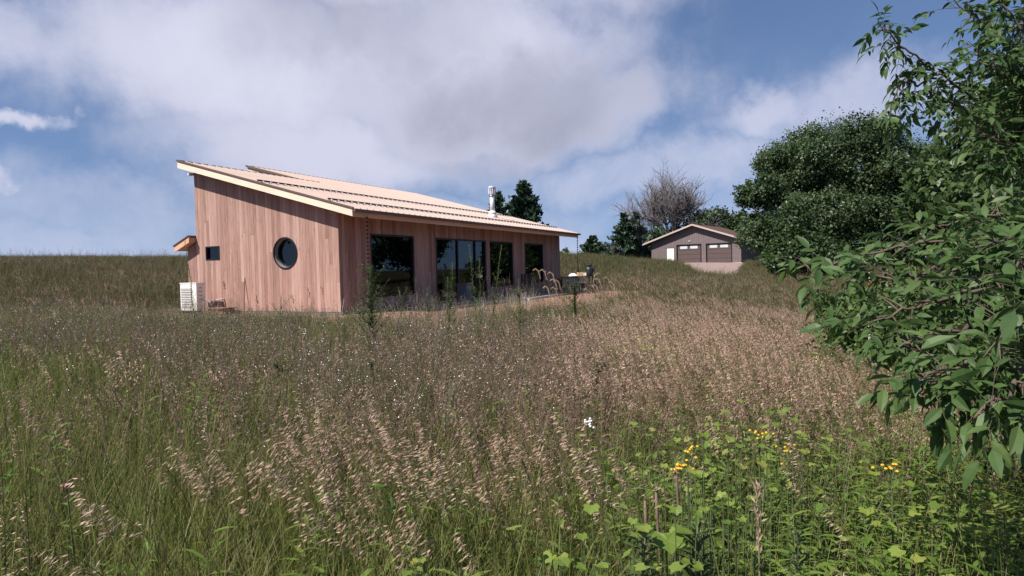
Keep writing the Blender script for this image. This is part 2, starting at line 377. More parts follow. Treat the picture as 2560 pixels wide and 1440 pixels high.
def columns(a0, a1, width, top, rects=(), circ=None, bottom=.03, gap=.004):
    """outlines (a, z) of vertical strips between a0 and a1, cut around the openings"""
    out = []; n = max(1, round((a1-a0)/width)); w = (a1-a0)/n
    edges = {a0+i*w for i in range(n+1)}
    edges = sorted(edges)
    for a, b in zip(edges[:-1], edges[1:]):
        a += gap/2; b -= gap/2
        cuts = [(max(a, r[0]), min(b, r[1]), r[2], r[3]) for r in rects if r[0] < b-.01 and r[1] > a+.01]
        segs = sorted({a, b} | {c[0] for c in cuts} | {c[1] for c in cuts})
        for s, e in zip(segs[:-1], segs[1:]):
            if e-s < .004: continue
            hs = sorted((c[2], c[3]) for c in cuts if c[0] <= s+1e-6 and c[1] >= e-1e-6)
            z = bottom; pcs = []
            for lo, hi in hs:
                if lo-z > .01: pcs.append([(s, z), (e, z), (e, lo), (s, lo)])
                z = hi
            pcs.append([(s, z), (e, z), (e, top(e)), (s, top(s))])
            for pc in pcs:
                if circ and pc[0][0] < circ[0]+circ[2] and pc[1][0] > circ[0]-circ[2] and pc[0][1] < circ[1]-circ[2] and pc[2][1] > circ[1]:
                    cy, cz, r = circ; s_, e_ = pc[0][0], pc[1][0]
                    ys = np.linspace(max(s_, cy-r), min(e_, cy+r), 7); h = np.sqrt(np.maximum(r*r-(ys-cy)**2, 0))
                    lo = list(zip(ys, cz-h)); hi = list(zip(ys, cz+h))
                    if s_ < cy-r:   out.append([(s_, z), (e_, z)]+lo[::-1]+hi[1:]+[pc[2], pc[3]])
                    elif e_ > cy+r: out.append([(s_, z), (e_, z), pc[2], pc[3]]+hi[:-1]+lo[::-1])
                    else:
                        out.append([(s_, z), (e_, z)]+lo[::-1]); out.append(hi+[pc[2], pc[3]])
                else: out.append(pc)
    return out
def split(poly, zc):
    """cut a plain four-cornered board at height zc"""
    (a, z0), (b, _), (_, t1), (_, t0) = poly
    return [[(a, z0), (b, z0), (b, zc-.002), (a, zc-.002)], [(a, zc+.002), (b, zc+.002), (b, t1), (a, t0)]]

SW = (4.89, 5.55, 1.69, 2.15); RWN = (2.063, 1.832, .475)      # small window, round window in the gable
FW_ = [(1.46, 3.86, .38, 2.39), (5.27, 9.14, .06, 2.39), (9.47, 11.75, .44, 2.39), (13.05, 15.27, .49, 2.39)]

gw = MB()
for p in columns(0, WD, .35, lambda y: zr(y)-.0, [SW], RWN, .0, 0):
    gw.hexa([(.02, y, z) for y, z in p], [(.16, y, z) for y, z in p])
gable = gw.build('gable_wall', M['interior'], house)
k = 0
for p in columns(-.022, WD, .125, lambda y: zr(max(y, 0)) - .002, [SW], RWN):
    pcs = [p]
    if len(p) == 4 and p[2][1]-p[0][1] > 2.2 and random.random() < .55: pcs = split(p, p[0][1]+random.uniform(.6, p[2][1]-p[0][1]-.6))
    for q in pcs:
        o = MB(); d = random.uniform(-.003, .002)
        o.hexa([(-.022+d, y, z) for y, z in q], [(.018, y, z) for y, z in q]); o.build('board', M['siding'], gable)
fwm = MB()
for p in columns(0.162, L, .6, lambda x: HF, FW_, None, .0, 0):
    fwm.hexa([(x, .02, z) for x, z in p], [(x, .16, z) for x, z in p])
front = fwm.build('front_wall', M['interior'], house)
for p in columns(.0, L+.02, .125, lambda x: HF-.003, FW_):
    pcs = [p]
    if p[2][1]-p[0][1] > 2.2 and random.random() < .3: pcs = split(p, p[0][1]+random.uniform(.6, 1.8))
    for q in pcs:
        o = MB(); d = random.uniform(-.003, .002)
        o.hexa([(x, -.022+d, z) for x, z in q], [(x, .018, z) for x, z in q]); o.build('board', M['siding'], front)
# remaining walls, floor and a partition: the rooms behind the glass are real
o = MB(); o.box((L-.14, .17, 0), (L, WD, HF)); o.hexa([(L-.14, .17, HF), (L, .17, HF), (L, WD, HF), (L-.14, WD, HF)], [(L-.14, .17, zr(.17)), (L, .17, zr(.17)), (L, WD, zr(WD)), (L-.14, WD, zr(WD))])
o.box((X1+.3, WD+.001, 0), (X1+.44, 8.8, 4.65)); o.box((X1+.45, 8.66, 0), (L, 8.8, 5.2)); o.box((L-.14, WD+.001, 0), (L, 8.655, 4.65))
o.build('end_wall', M['siding'], house)
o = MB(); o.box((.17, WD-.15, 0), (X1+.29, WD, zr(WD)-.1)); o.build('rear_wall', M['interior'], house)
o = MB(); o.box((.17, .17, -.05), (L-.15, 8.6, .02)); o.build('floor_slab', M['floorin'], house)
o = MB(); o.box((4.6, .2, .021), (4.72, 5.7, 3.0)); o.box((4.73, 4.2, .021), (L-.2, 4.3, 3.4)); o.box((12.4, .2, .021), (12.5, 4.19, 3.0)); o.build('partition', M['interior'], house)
o = MB(); o.box((-.012, -.012, -.45), (L+.01, WD+.5, .025)); o.build('foundation', M['concrete'], house)

def framed(name, p0, p1, parent, depth=.10, fw=.06, splits=(), axis='x', opening=None):
    """a rectangular window: black frame members, panes; in the front wall (axis x) or the gable (axis y)"""
    a0, a1, z0, z1 = p0, p1, opening[0], opening[1]
    T = (lambda a, d, z: (a, d, z)) if axis == 'x' else (lambda a, d, z: (d, a, z))
    root = empty(name, (0, 0, 0), parent)
    def bar(aa, ab, za, zb, d0=-.03, d1=.10):
        f = MB(); q0, q1 = T(aa, d0, za), T(ab, d1, zb); f.box(tuple(map(min, q0, q1)), tuple(map(max, q0, q1))); f.build('frame', M['black'], root)
    bar(a0, a0+fw, z0, z1); bar(a1-fw, a1, z0, z1); bar(a0+fw, a1-fw, z1-fw, z1); bar(a0+fw, a1-fw, z0, z0+fw)
    xs = [a0+fw]+[s for s in splits]+[a1-fw]
    for s in splits: bar(s-.035, s+.035, z0+fw, z1-fw, .0, .09)
    for i, (s, e) in enumerate(zip(xs[:-1], xs[1:])):
        s += .035 if i else 0; e -= .035 if i < len(xs)-2 else 0
        f = MB(); q = [T(s, depth-.05, z0+fw), T(e, depth-.05, z0+fw), T(e, depth-.05, z1-fw), T(s, depth-.05, z1-fw)]
        f.add(q, [(0, 1, 2, 3) if axis == 'x' else (3, 2, 1, 0)]); f.build('pane', M['glass'], root)
    return root
framed('window', 1.46, 3.86, house, opening=(.38, 2.39))
framed('sliding_door', 5.27, 9.14, house, splits=(6.9, 8.3), opening=(.06, 2.39))
framed('window', 9.47, 11.75, house, opening=(.44, 2.39))
framed('window', 13.05, 15.27, house, opening=(.49, 2.39))
framed('window', 4.89, 5.55, house, axis='y', opening=(1.69, 2.15), fw=.045)
o = MB(); o.box((9.16, -.05, .03), (9.45, .0, 2.39)); o.build('post', M['siding'], house)
# round window: outer ring, deep reveal, pane
rw = empty('round_window', (0, 0, 0), house)
def ring(r0, r1, x0, x1, m_, name, n=40):
    o = MB(); cs = [(math.cos(2*math.pi*k/n), math.sin(2*math.pi*k/n)) for k in range(n)]
    cy, cz = RWN[0], RWN[1]
    vs = [(x0, cy+r0*c, cz+r0*s) for c, s in cs]+[(x0, cy+r1*c, cz+r1*s) for c, s in cs]+[(x1, cy+r1*c, cz+r1*s) for c, s in cs]+[(x1, cy+r0*c, cz+r0*s) for c, s in cs]
    fs = [(j*n+k, j*n+(k+1) % n, ((j+1) % 4)*n+(k+1) % n, ((j+1) % 4)*n+k) for j in range(4) for k in range(n)]
    o.add(vs, fs); return o.build(name, m_, rw)
ring(.455, .485, -.055, .02, M['black'], 'frame'); ring(.435, .4545, -.012, .20, M['greypl'], 'reveal'); ring(.395, .4345, .10, .17, M['black'], 'sash')
o = MB(); n = 40; o.add([(.13, RWN[0]+.405*math.cos(2*math.pi*k/n), RWN[1]+.405*math.sin(2*math.pi*k/n)) for k in range(n)], [tuple(range(n))[::-1]]); o.build('pane', M['glass'], rw)

# roof: deck, ribbed panels, rake and eave boards, gutter, snow rails, flue
roof = empty('roof', (0, 0, 0), house)
def slopebox(mb, x0, x1, y0, y1, lo, hi):
    mb.hexa([(x0, y0, zr(y0)+lo), (x1, y0, zr(y0)+lo), (x1, y1, zr(y1)+lo), (x0, y1, zr(y1)+lo)], [(x0, y0, zr(y0)+hi), (x1, y0, zr(y0)+hi), (x1, y1, zr(y1)+hi), (x0, y1, zr(y1)+hi)])
YB = WD+OB
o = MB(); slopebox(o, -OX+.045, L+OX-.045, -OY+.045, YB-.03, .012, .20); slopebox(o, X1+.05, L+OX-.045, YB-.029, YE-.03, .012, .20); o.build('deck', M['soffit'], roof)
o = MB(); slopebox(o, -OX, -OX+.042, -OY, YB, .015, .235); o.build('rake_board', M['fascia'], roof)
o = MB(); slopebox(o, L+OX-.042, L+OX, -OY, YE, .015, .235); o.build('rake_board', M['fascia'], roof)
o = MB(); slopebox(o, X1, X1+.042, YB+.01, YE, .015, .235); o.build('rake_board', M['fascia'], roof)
o = MB(); o.box((-OX+.044, -OY+.002, zr(-OY)+.01), (L+OX-.044, -OY+.042, zr(-OY)+.21)); o.build('eave_board', M['fascia_shaded'], roof)
# gutter: open trough hung on the eave board
o = MB(); gy0, gy1, gzb, gzt = -OY-.115, -OY-.001, zr(-OY)+.145, zr(-OY)+.225
o.box((-OX-.005, gy0, gzb), (L+OX+.09, gy1, gzb+.006)); o.box((-OX-.005, gy0, gzb+.006), (L+OX+.09, gy0+.006, gzt)); o.box((-OX-.005, gy1-.006, gzb+.006), (L+OX+.09, gy1, gzt))
o.box((-OX-.009, gy0, gzb), (-OX-.005, gy1, gzt)); o.box((L+OX+.09, gy0, gzb), (L+OX+.094, gy1, gzt))
o.build('gutter', M['bronze'], roof)
PW = .305; npan = round((L+2*OX+.06)/PW); PW = (L+2*OX+.06)/npan; px0 = -OX-.03
def panel_mesh(y1):
    o = MB(); y0 = -OY-.05; cx = [0, .012, .022, .045, .056, .13, .14, .155, .165, .23, .24, .255, .265, PW]
    ch = [0, 0, .038, .038, 0, 0, .006, .006, 0, 0, .006, .006, 0, 0]
    cx = [c*PW/.305 if i < len(cx)-1 else c for i, c in enumerate(cx)]; n_ = len(cx)
    vs = [(cx[i], y, zr(y)+.242+ch[i]) for y in (y0, y1) for i in range(n_)]+[(cx[i], y, zr(y)+.236) for y in (y0, y1) for i in (0, n_-1)]
    fs = [(i, i+1, n_+i+1, n_+i) for i in range(n_-1)]
    b = 2*n_; fs += [tuple([b]+[b+1]+list(range(n_-1, -1, -1))), tuple([b+3, b+2]+list(range(n_, 2*n_)))]
    o.add(vs, fs); return o.mesh('roof_panel', M['roof'])
pm_s, pm_l = panel_mesh(YB+.02), panel_mesh(YE+.02)
for i in range(npan):
    x = px0+i*PW
    link('roof_panel', pm_l if x > X1-.05 else pm_s, roof, (x, 0, 0))
o = MB(); slopebox(o, -OX-.036, -OX-.004, -OY-.05, YB+.02, .236, .285); o.build('rake_trim', M['bronze'], roof)
o = MB(); slopebox(o, X1-.075, X1-.04, YB+.03, YE+.02, .2, .285); o.build('rake_trim', M['bronze'], roof)
# dark closure strips between the ribs along the upper edges
cm = MB(); cm.box((.065, 0, .245), (PW-.01, .05, .29)); cm = cm.mesh('ridge_closure', M['rail'])
for i in range(npan):
    x = px0+i*PW
    if x < X1+.7: link('ridge_closure', cm, roof, (x, YB-.04, zr(YB-.04)))
    if X1-.2 < x < 15.2: link('ridge_closure', cm, roof, (x, YE-.04, zr(YE-.04)))
def snow_rail(y, x0, x1, name='snow_guard_rail'):
    z = zr(y)+.242
    o = MB(); o.box((x0, y+.03, z+.045), (x1, y+.045, z+.10)); o.box((x0, y-.03, z+.045), (x1, y+.03, z+.053)); rl = o.build(name, M['rail'], roof)
    c = MB(); c.box((-.03, -.06, .0), (.03, -.01, .06)); c.box((-.012, -.0099, .02), (.012, .028, .044)); c = c.mesh('clamp', M['white'])
    for i in range(npan):
        x = px0+i*PW+.033
        if x0 < x < x1: link('clamp', c, rl, (x, y, z+.004))
snow_rail(.10, -OX+.22, L+OX-.35); snow_rail(2.75, -OX+.12, L+OX-.6)
fy, fx = 1.55, 12.9
def flue():
    q = None
    # placed where the flue leaves the roof
    root = empty('chimney_flue', (0, 0, 0), house); z = zr(fy)+.25
    o = MB(); o.lathe([(.24, -.06), (.24, .03), (.17, .15), (.165, .2)], 20, c=(fx, fy, z)); o.build('flashing', M['white'], root, True)
    o = MB(); o.lathe([(.115, .1), (.115, 1.02)], 20, c=(fx, fy, z)); o.build('pipe', M['steel'], root, True)
    o = MB(); o.lathe([(.185, .17), (.19, .2), (.125, .30), (.12, .3)], 20, c=(fx, fy, z)); o.build('storm_collar', M['white'], root, True)
    o = MB(); o.lathe([(.135, .97), (.135, 1.07)], 20, c=(fx, fy, z)); o.build('band', M['steeldk'], root, True)
    o = MB(); o.lathe([(.13, 1.07), (.175, 1.10), (.175, 1.13)], 20, c=(fx, fy, z))
    for k in range(10):
        a = 2*math.pi*k/10; o.box((fx+.155*math.cos(a)-.02, fy+.155*math.sin(a)-.02, z+1.13), (fx+.155*math.cos(a)+.02, fy+.155*math.sin(a)+.02, z+1.37))
    o.lathe([(.09, 1.13), (.09, 1.37)], 14, c=(fx, fy, z)); o.lathe([(.18, 1.37), (.185, 1.42), (.15, 1.46), (.0, 1.49)], 20, c=(fx, fy, z))
    o.build('cap', M['steel'], root, False)
flue()
# lean-to on the back corner
lt = empty('lean_to', (0, 0, 0), house)
o = MB(); zz = lambda y: 2.30-(y-WD)*.42
for p in columns(WD+.012, WD+.44, .125, lambda y: zz(y)-.02): o.hexa([(-.022, y, z) for y, z in p], [(.018, y, z) for y, z in p])
o.box((.02, WD+.012, 0), (5.2, WD+.44, 2.05)); o.build('wall', M['siding'], lt)
def ltbox(x0, x1, y0, y1, lo, hi, m_, nm):
    o = MB(); o.hexa([(x0, y0, zz(y0)+lo), (x1, y0, zz(y0)+lo), (x1, y1, zz(y1)+lo), (x0, y1, zz(y1)+lo)], [(x0, y0, zz(y0)+hi), (x1, y0, zz(y0)+hi), (x1, y1, zz(y1)+hi), (x0, y1, zz(y1)+hi)]); o.build(nm, m_, lt)
ltbox(-.30, -.26, WD-.02+.03, WD+.72, .0, .20, M['fascia_shaded'], 'rake_board'); ltbox(-.258, 5.3, WD+.02, WD+.70, .03, .17, M['soffit'], 'deck')
ltbox(-.33, 5.33, WD+.015, WD+.76, .203, .235, M['bronze'], 'roof_sheet')
# a light fitting board under the rake at the back corner
o = MB(); o.box((-.12, WD+.01, HB-.13), (.02, WD+.2, HB-.06)); o.build('soffit_block', M['conc_edge'], house)

# patio slab
o = MB()
pg = [(2.3, -.03), (14.4, -.03), (14.4, -1.95), (8.2, -2.3), (2.3, -2.2)]
o.hexa([(x, y, -.30) for x, y in pg], [(x, y, .03) for x, y in pg])
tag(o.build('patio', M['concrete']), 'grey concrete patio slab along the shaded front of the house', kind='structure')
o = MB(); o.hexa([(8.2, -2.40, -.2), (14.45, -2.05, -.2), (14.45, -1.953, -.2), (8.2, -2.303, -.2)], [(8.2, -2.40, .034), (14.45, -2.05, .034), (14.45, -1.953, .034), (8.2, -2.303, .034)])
tag(o.build('patio_edge', M['conc_edge']), 'pale edging strip along the patio', kind='structure')

# ------------------------------------------------------------------ things around the house
def rain_chain(x, y, ztop, zbot, label):
    root = tag(empty('rain_chain', (x, y, zbot)), label, 'rain chain', 'rain chains hanging from the gutter')
    c = MB(); c.lathe([(.012, -.05), (.022, -.048), (.042, .012), (.036, .014), (.018, -.03)], 10); c.tube([(0, 0, .0), (0, 0, .068)], .005, 4); c = c.mesh('cup', M['black'])
    n = int((ztop-zbot)/.115)
    for i in range(n): link('cup', c, root, (0, 0, .06+i*.115))
    return root
gzm = zr(-OY)+.11
rain_chain(.10, -OY-.06, gzm, .05, 'dark cup rain chain at the near gable corner of the house')
rain_chain(17.68, -OY-.06, gzm, .35, 'dark cup rain chain at the far end of the eave against the sky')

def heat_pump():
    x0, x1, y0, y1, z0, z1 = -.82, -.50, 5.06, 5.80, .09, .95
    root = tag(empty('heat_pump', (-.66, 5.43, -.02)), 'white heat pump unit with louvred grille beside the gable wall', 'heat pump')
    def pt(nm, m_, f):
        o = MB(); f(o); o.v = [(a+.66, b-5.43, c+.02) for a, b, c in o.v]; return o.build(nm, m_, root)
    pt('cabinet', M['white'], lambda o: o.box((x0, y0, z0), (x1, y1, z1)))
    pt('top_lid', M['white'], lambda o: o.box((x0-.012, y0-.012, z1), (x1+.012, y1+.012, z1+.03)))
    pt('fan_opening', M['greypl'], lambda o: o.box((x0-.004, y0+.24, z0+.10), (x0, y1-.04, z1-.14)))
    for i in range(12): pt('louvre', M['white'], lambda o: o.box((x0-.02, y0+.235, z0+.11+i*.054), (x0-.005, y1-.035, z0+.132+i*.054)))
    for i in range(4): pt('side_vent', M['greypl'], lambda o: o.box((x0+.1, y0-.006, z0+.35+i*.12), (x0+.2, y0, z0+.375+i*.12)))
    for yy in (y0+.08, y1-.12): pt('leg', M['black'], lambda o: o.box((x0-.02, yy, -.02), (x1+.02, yy+.05, z0)))
    pt('pipe', M['conc_edge'], lambda o: o.tube([(-.6, y0, .42), (-.58, y0-.12, .44), (-.5, y0-.2, .34), (-.4, y0-.12, .24), (-.3, y0-.22, .40), (-.12, y0-.3, .42), (-.02, y0-.3, .42)], .028, 7))
heat_pump()
o = MB(); o.box((-.58, 4.2, -.04), (-.12, 4.88, .14)); o.box((-.64, 4.12, .14), (-.10, 4.94, .17))
tag(o.build('crate', plain('brown_crate_wood', (.20, .095, .06), .8, var=.3)), 'low brown wooden crate on the soil beside the heat pump', 'crate')

def smoker():
    """black outdoor cooking bench with a box shelf and a tall smoker at its right end"""
    c = at(1444, 731, 30.5); gx, gy = float(c[0]), float(c[1]); gzz = -.02
    ux, uy = float(RT[0]), float(RT[1]); l = math.hypot(ux, uy); ang = math.atan2(uy/l, ux/l)
    root = tag(empty('outdoor_kitchen', (gx, gy, gzz)), 'black metal outdoor cooking bench with a tall smoker at its right end', 'grill')
    root.rotation_euler = (0, 0, ang)
    mk = plain('black_powder_coat', (.018, .020, .022), .45, .0, .5, .2)
    def pt(nm, m_, f, sm=False): o = MB(); f(o); return o.build(nm, m_, root, sm)
    cab = pt('cabinet', mk, lambda o: o.box((-.74, -.3, .06), (.06, .3, .76)))
    for i in range(3):
        o = MB(); o.box((-.70+i*.25, -.318, .1), (-.70+i*.25+.235, -.3005, .72)); dd = o.build('door', mk, cab)
    pt('counter_top', mk, lambda o: o.box((-.78, -.34, .761), (.78, .34, .80)))
    for i in range(2): pt('shelf', mk, lambda o: o.box((.062, -.28, .1+i*.38), (.48, .28, .13+i*.38)))
    for xx in (.49, .72):
        for yy in (-.3, .25): pt('leg', mk, lambda o: o.box((xx, yy, 0), (xx+.05, yy+.05, .76)))
    sm = pt('smoker_body', mk, lambda o: o.lathe([(.17, .801), (.19, .85), (.19, 1.1), (.16, 1.2), (.1, 1.22)], 18, c=(.56, .05, 0)), True)
    o = MB(); o.lathe([(.1, 1.221), (.1, 1.27), (.125, 1.28), (.125, 1.31), (.0, 1.33)], 14, c=(.56, .05, 0)); o.build('lid', mk, sm)
    o = MB(); o.box((.74, -.02, 1.0), (.82, .12, 1.12)); o.build('handle', mk, sm)
    pt('planter_rim', plain('rust_steel', (.22, .08, .04), .8, var=.3), lambda o: o.box((-1.02, -.2, .68), (-.785, .2, .75)))
    pt('side_panel', mk, lambda o: o.box((-1.0, -.18, .05), (-.79, .18, .679)))
    mw = root.matrix_basis
    def place(o, x, y, z): 
        o.location = (gx+x*math.cos(ang)-y*math.sin(ang), gy+x*math.sin(ang)+y*math.cos(ang), gzz+z); o.rotation_euler = (0, 0, ang)
    o = MB(); o.lathe([(.20, 0), (.21, .02), (.15, .09), (.09, .125), (.0, .14)], 18); ob = o.build('white_cover', plain('white_cloth', (.8, .79, .8), .8, var=.05)); place(ob, -.2, -.05, .802)
    tag(ob, 'white domed cover lying on the black bench', 'cover')
    kb = plain('cardboard', (.52, .33, .20), .85, var=.12)
    r2 = tag(empty('cardboard_box'), 'open cardboard box with white print on top of the black bench', 'box'); place(r2, .2, 0, .802)
    o = MB(); o.box((-.2, -.16, 0), (.2, .16, .17)); o.build('carton', kb, r2)
    o = MB(); o.box((.06, -.164, .02), (.2, -.1605, .12)); o.build('label', M['white'], r2)
    r3 = tag(empty('printed_carton'), 'pale printed carton on the open shelf of the black bench', 'box'); place(r3, .26, -.06, .512)
    o = MB(); o.box((-.18, -.16, 0), (.18, .16, .2)); o.build('carton', plain('pale_card', (.55, .45, .45), .8, var=.1), r3)
    for k in range(2):
        o = MB(); o.box((-.15, -.164, .05+k*.08), (.15, -.1605, .08+k*.08)); o.build('print_stripe', plain('dark_print', (.08, .05, .06), .8), r3)
    r4 = MB(); r4.box((-.15, -.12, 0), (.15, .12, .1)); ob = r4.build('storage_tub', M['greypl']); place(ob, .26, -.06, .132); tag(ob, 'small grey tub on the lowest shelf of the black bench', 'tub')
smoker()

def patio_chair(x, y, rz, label):
    root = tag(empty('patio_chair', (x, y, .031)), label, 'chair'); root.rotation_euler = (0, 0, rz)
    mk = plain('dark_chair_metal', (.02, .018, .02), .5, .1, .5, .2)
    for i in range(4):
        o = MB(); o.box((-.24, -.24+i*.12, .42), (.24, -.24+i*.12+.1, .44)); o.build('seat_slat', mk, root)
    for i in range(4):
        o = MB(); o.box((-.24+i*.125, .25, .46), (-.24+i*.125+.09, .27, .92)); o.build('back_slat', mk, root)
    for sx in (-.25, .23):
        o = MB(); o.box((sx, -.26, 0), (sx+.025, -.235, .64)); o.build('leg', mk, root); o = MB(); o.box((sx, .25, 0), (sx+.025, .275, .95)); o.build('leg', mk, root)
        o = MB(); o.box((sx-.01, -.27, .641), (sx+.035, .249, .66)); o.build('armrest', mk, root)
patio_chair(11.3, -.95, R(-50), 'dark slatted patio chair before the cedar strip between the windows')
o = MB(); o.box((-.22, -.2, 0), (.22, .2, .62)); o.box((-.24, -.22, .62), (.24, .22, .66))
ob = tag(o.build('storage_bin', plain('grey_bin', (.16, .15, .15), .7, var=.15)), 'grey upright bin standing before the sliding door', 'bin'); ob.location = (6.3, -.6, .031)
o = MB(); o.tube([(0, 0, 0), (.05, .42, 1.15)], .018, 6); o.tube([(.047, .40, 1.1), (.056, .46, 1.26)], .026, 6); 
ob = tag(o.build('broom', plain('green_handle', (.07, .16, .12), .5)), 'thin green handled tool leaning at the left jamb of the sliding door', 'tool'); ob.location = (5.5, -.5, .032)
#MARK-GARAGE
# ------------------------------------------------------------------ far garage
M['gsiding'] = plain('grey_board_siding', (.155, .123, .124), .75, 0, .3, .12, 3)
M['gdoor'] = plain('brown_garage_door', (.088, .060, .058), .6, 0, .4, .08, 3)
M['gtrim'] = plain('cream_fascia', (.44, .37, .33), .6, 0, .4, .05)
M['groof'] = plain('dark_shingle', (.10, .055, .045), .9, 0, .3, .3, 6)
M['gglass'] = plain('frosted_door_light', (.50, .55, .58), .15, 0, .5, .1, 3)
def garage():
    A = at(1853, 655, 79.0); gb = 1.36
    th = R(79); e1 = np.array([math.cos(th), math.sin(th)]); e2 = np.array([math.cos(th-math.pi/2), math.sin(th-math.pi/2)])   # along the front, into the depth
    WG, DG, H, RISE = 11.5, 9.0, 2.75, 1.9
    root = tag(empty('garage', (float(A[0]), float(A[1]), gb)), 'grey board garage with two brown doors and a white side door on the far rise', 'garage')
    root.rotation_euler = (0, 0, th)      # local x runs along the front to the left, local -y into the depth
    def pt(nm, m_, f, par=root): o = MB(); f(o); return o.build(nm, m_, par)
    top = lambda x: H+RISE*(1-abs(x-WG/2)/(WG/2))
    D1, D2, D0 = (1.15, 4.2, 0.0, 2.32), (4.95, 8.0, 0.0, 2.32), (8.42, 9.42, 0.0, 2.03)
    w = MB(); nco = 42
    for p in columns(0, WG, WG/nco, top, [D1, D2, D0], None, 0., 0): w.hexa([(x, -.02, z) for x, z in p], [(x, -.18, z) for x, z in p])
    wall = w.build('front_wall', M['gsiding'], root)
    for p in columns(0.02, WG-.02, .3, lambda x: top(x)-.02, [D1, D2, D0], None, 0.02, .02): o = MB(); o.hexa([(x, .0, z) for x, z in p], [(x, -.019, z) for x, z in p]); o.build('board', M['gsiding'], wall)
    pt('side_wall', M['gsiding'], lambda o: o.box((0, -DG, -.3), (.16, -.181, H)))
    pt('side_wall', M['gsiding'], lambda o: o.box((WG-.16, -DG, -.3), (WG, -.181, H)))
    pt('rear_wall', M['gsiding'], lambda o: o.hexa([(.161, -DG, -.3), (WG-.161, -DG, -.3), (WG-.161, -DG, H), (WG/2, -DG, H+RISE), (.161, -DG, H)], [(.161, -DG+.15, -.3), (WG-.161, -DG+.15, -.3), (WG-.161, -DG+.15, H), (WG/2, -DG+.15, H+RISE), (.161, -DG+.15, H)]))
    pt('corner_trim', M['gdoor'], lambda o: o.box((-.03, -.1, 0), (-.001, .02, H-.05)))
    pt('sill', M['conc_edge'], lambda o: o.box((-.05, -.4, -.25), (WG+.05, .06, -.001)))
    sl_ = RISE/(WG/2); ov = .95
    for sgn in (0, 1):
        X = (lambda x: x) if sgn == 0 else (lambda x: WG-x)
        tz = lambda x: H+.03+sl_*x
        def slab(o, a, b, lo, hi, y0, y1):
            o.hexa([(X(a), y0, tz(a)+lo), (X(b), y0, tz(b)+lo), (X(b), y1, tz(b)+lo), (X(a), y1, tz(a)+lo)], [(X(a), y0, tz(a)+hi), (X(b), y0, tz(b)+hi), (X(b), y1, tz(b)+hi), (X(a), y1, tz(a)+hi)])
        pt('roof', M['groof'], lambda o: slab(o, -ov, WG/2-.001, .02, .20, .66, -DG-.5))
        pt('rake_board', M['gtrim'], lambda o: slab(o, -ov-.02, WG/2-.001, -.0, .205, .665, .72))
    def door(d, nm):
        a, b, z0, z1 = d
        r = MB(); r.box((a, -.15, z0), (b, -.12, z1)); r = r.build(nm, M['gdoor'], root)
        for i in range(4):
            o = MB(); o.box((a+.06, -.12, z0+.04+i*.56), (b-.06, -.095, z0+.04+i*.56+.53)); o.build('door_panel', M['gdoor'], r)
        for i in range(2):
            x = a+.42+i*1.32; o = MB(); o.box((x, -.0948, z1-.46), (x+.95, -.085, z1-.14)); o.build('door_light', M['gglass'], r)
        for (p, q) in (((a-.09, -.018, z0), (a, .03, z1+.09)), ((b, -.018, z0), (b+.09, .03, z1+.09)), ((a, -.018, z1), (b, .03, z1+.09))):
            o = MB(); o.box(p, q); o.build('door_trim', M['black'], r)
    door(D1, 'garage_door'); door(D2, 'garage_door')
    r = MB(); r.box((D0[0], -.1, .0), (D0[1], -.05, D0[3])); r = r.build('side_door', M['white'], root)
    for z in (.12, 1.08): o = MB(); o.box((D0[0]+.14, -.05, z), (D0[1]-.14, -.035, z+.8)); o.build('door_panel', M['white'], r)
    o = MB(); o.lathe([(.03, 0), (.035, .03), (.02, .06)], 8, c=(D0[0]+.1, -.03, 1.0)); o.build('handle', M['steel'], r)
    for (p, q) in (((D0[0]-.07, -.018, 0), (D0[0], .02, 2.1)), ((D0[1], -.018, 0), (D0[1]+.07, .02, 2.1))): o = MB(); o.box(p, q); o.build('door_trim', M['gdoor'], r)
    pt('wall_lamp', M['conc_edge'], lambda o: o.box((6.2, .001, 2.75), (6.5, .1, 2.85)))
garage()

# ------------------------------------------------------------------ trees
def bark(name, c): return plain(name, c, .9, 0, .2, .35, 14, .6)
M['bark'] = bark('grey_brown_bark', (.11, .085, .065)); M['deadwood'] = bark('dead_wood', (.17, .15, .145))
M['oak'] = foliage('oak_leaves', [(.022, .045, .018), (.046, .080, .030), (.085, .120, .046)], .22, .5, .25, .35)
M['pine'] = foliage('pine_needles', [(.018, .040, .022), (.034, .065, .034), (.060, .095, .048)], .1, .55, .2, .3)
M['spruce'] = foliage('spruce_needles', [(.040, .060, .055), (.065, .090, .080), (.10, .13, .11)], .1, .55, .2, .3)
M['lime'] = foliage('light_green_leaves', [(.045, .080, .020), (.075, .120, .032), (.11, .155, .045)], .3, .5, .25, .3)
M['elder'] = foliage('box_elder_leaves', [(.030, .058, .018), (.055, .095, .028), (.095, .135, .042)], .3, .45, .25, .4)

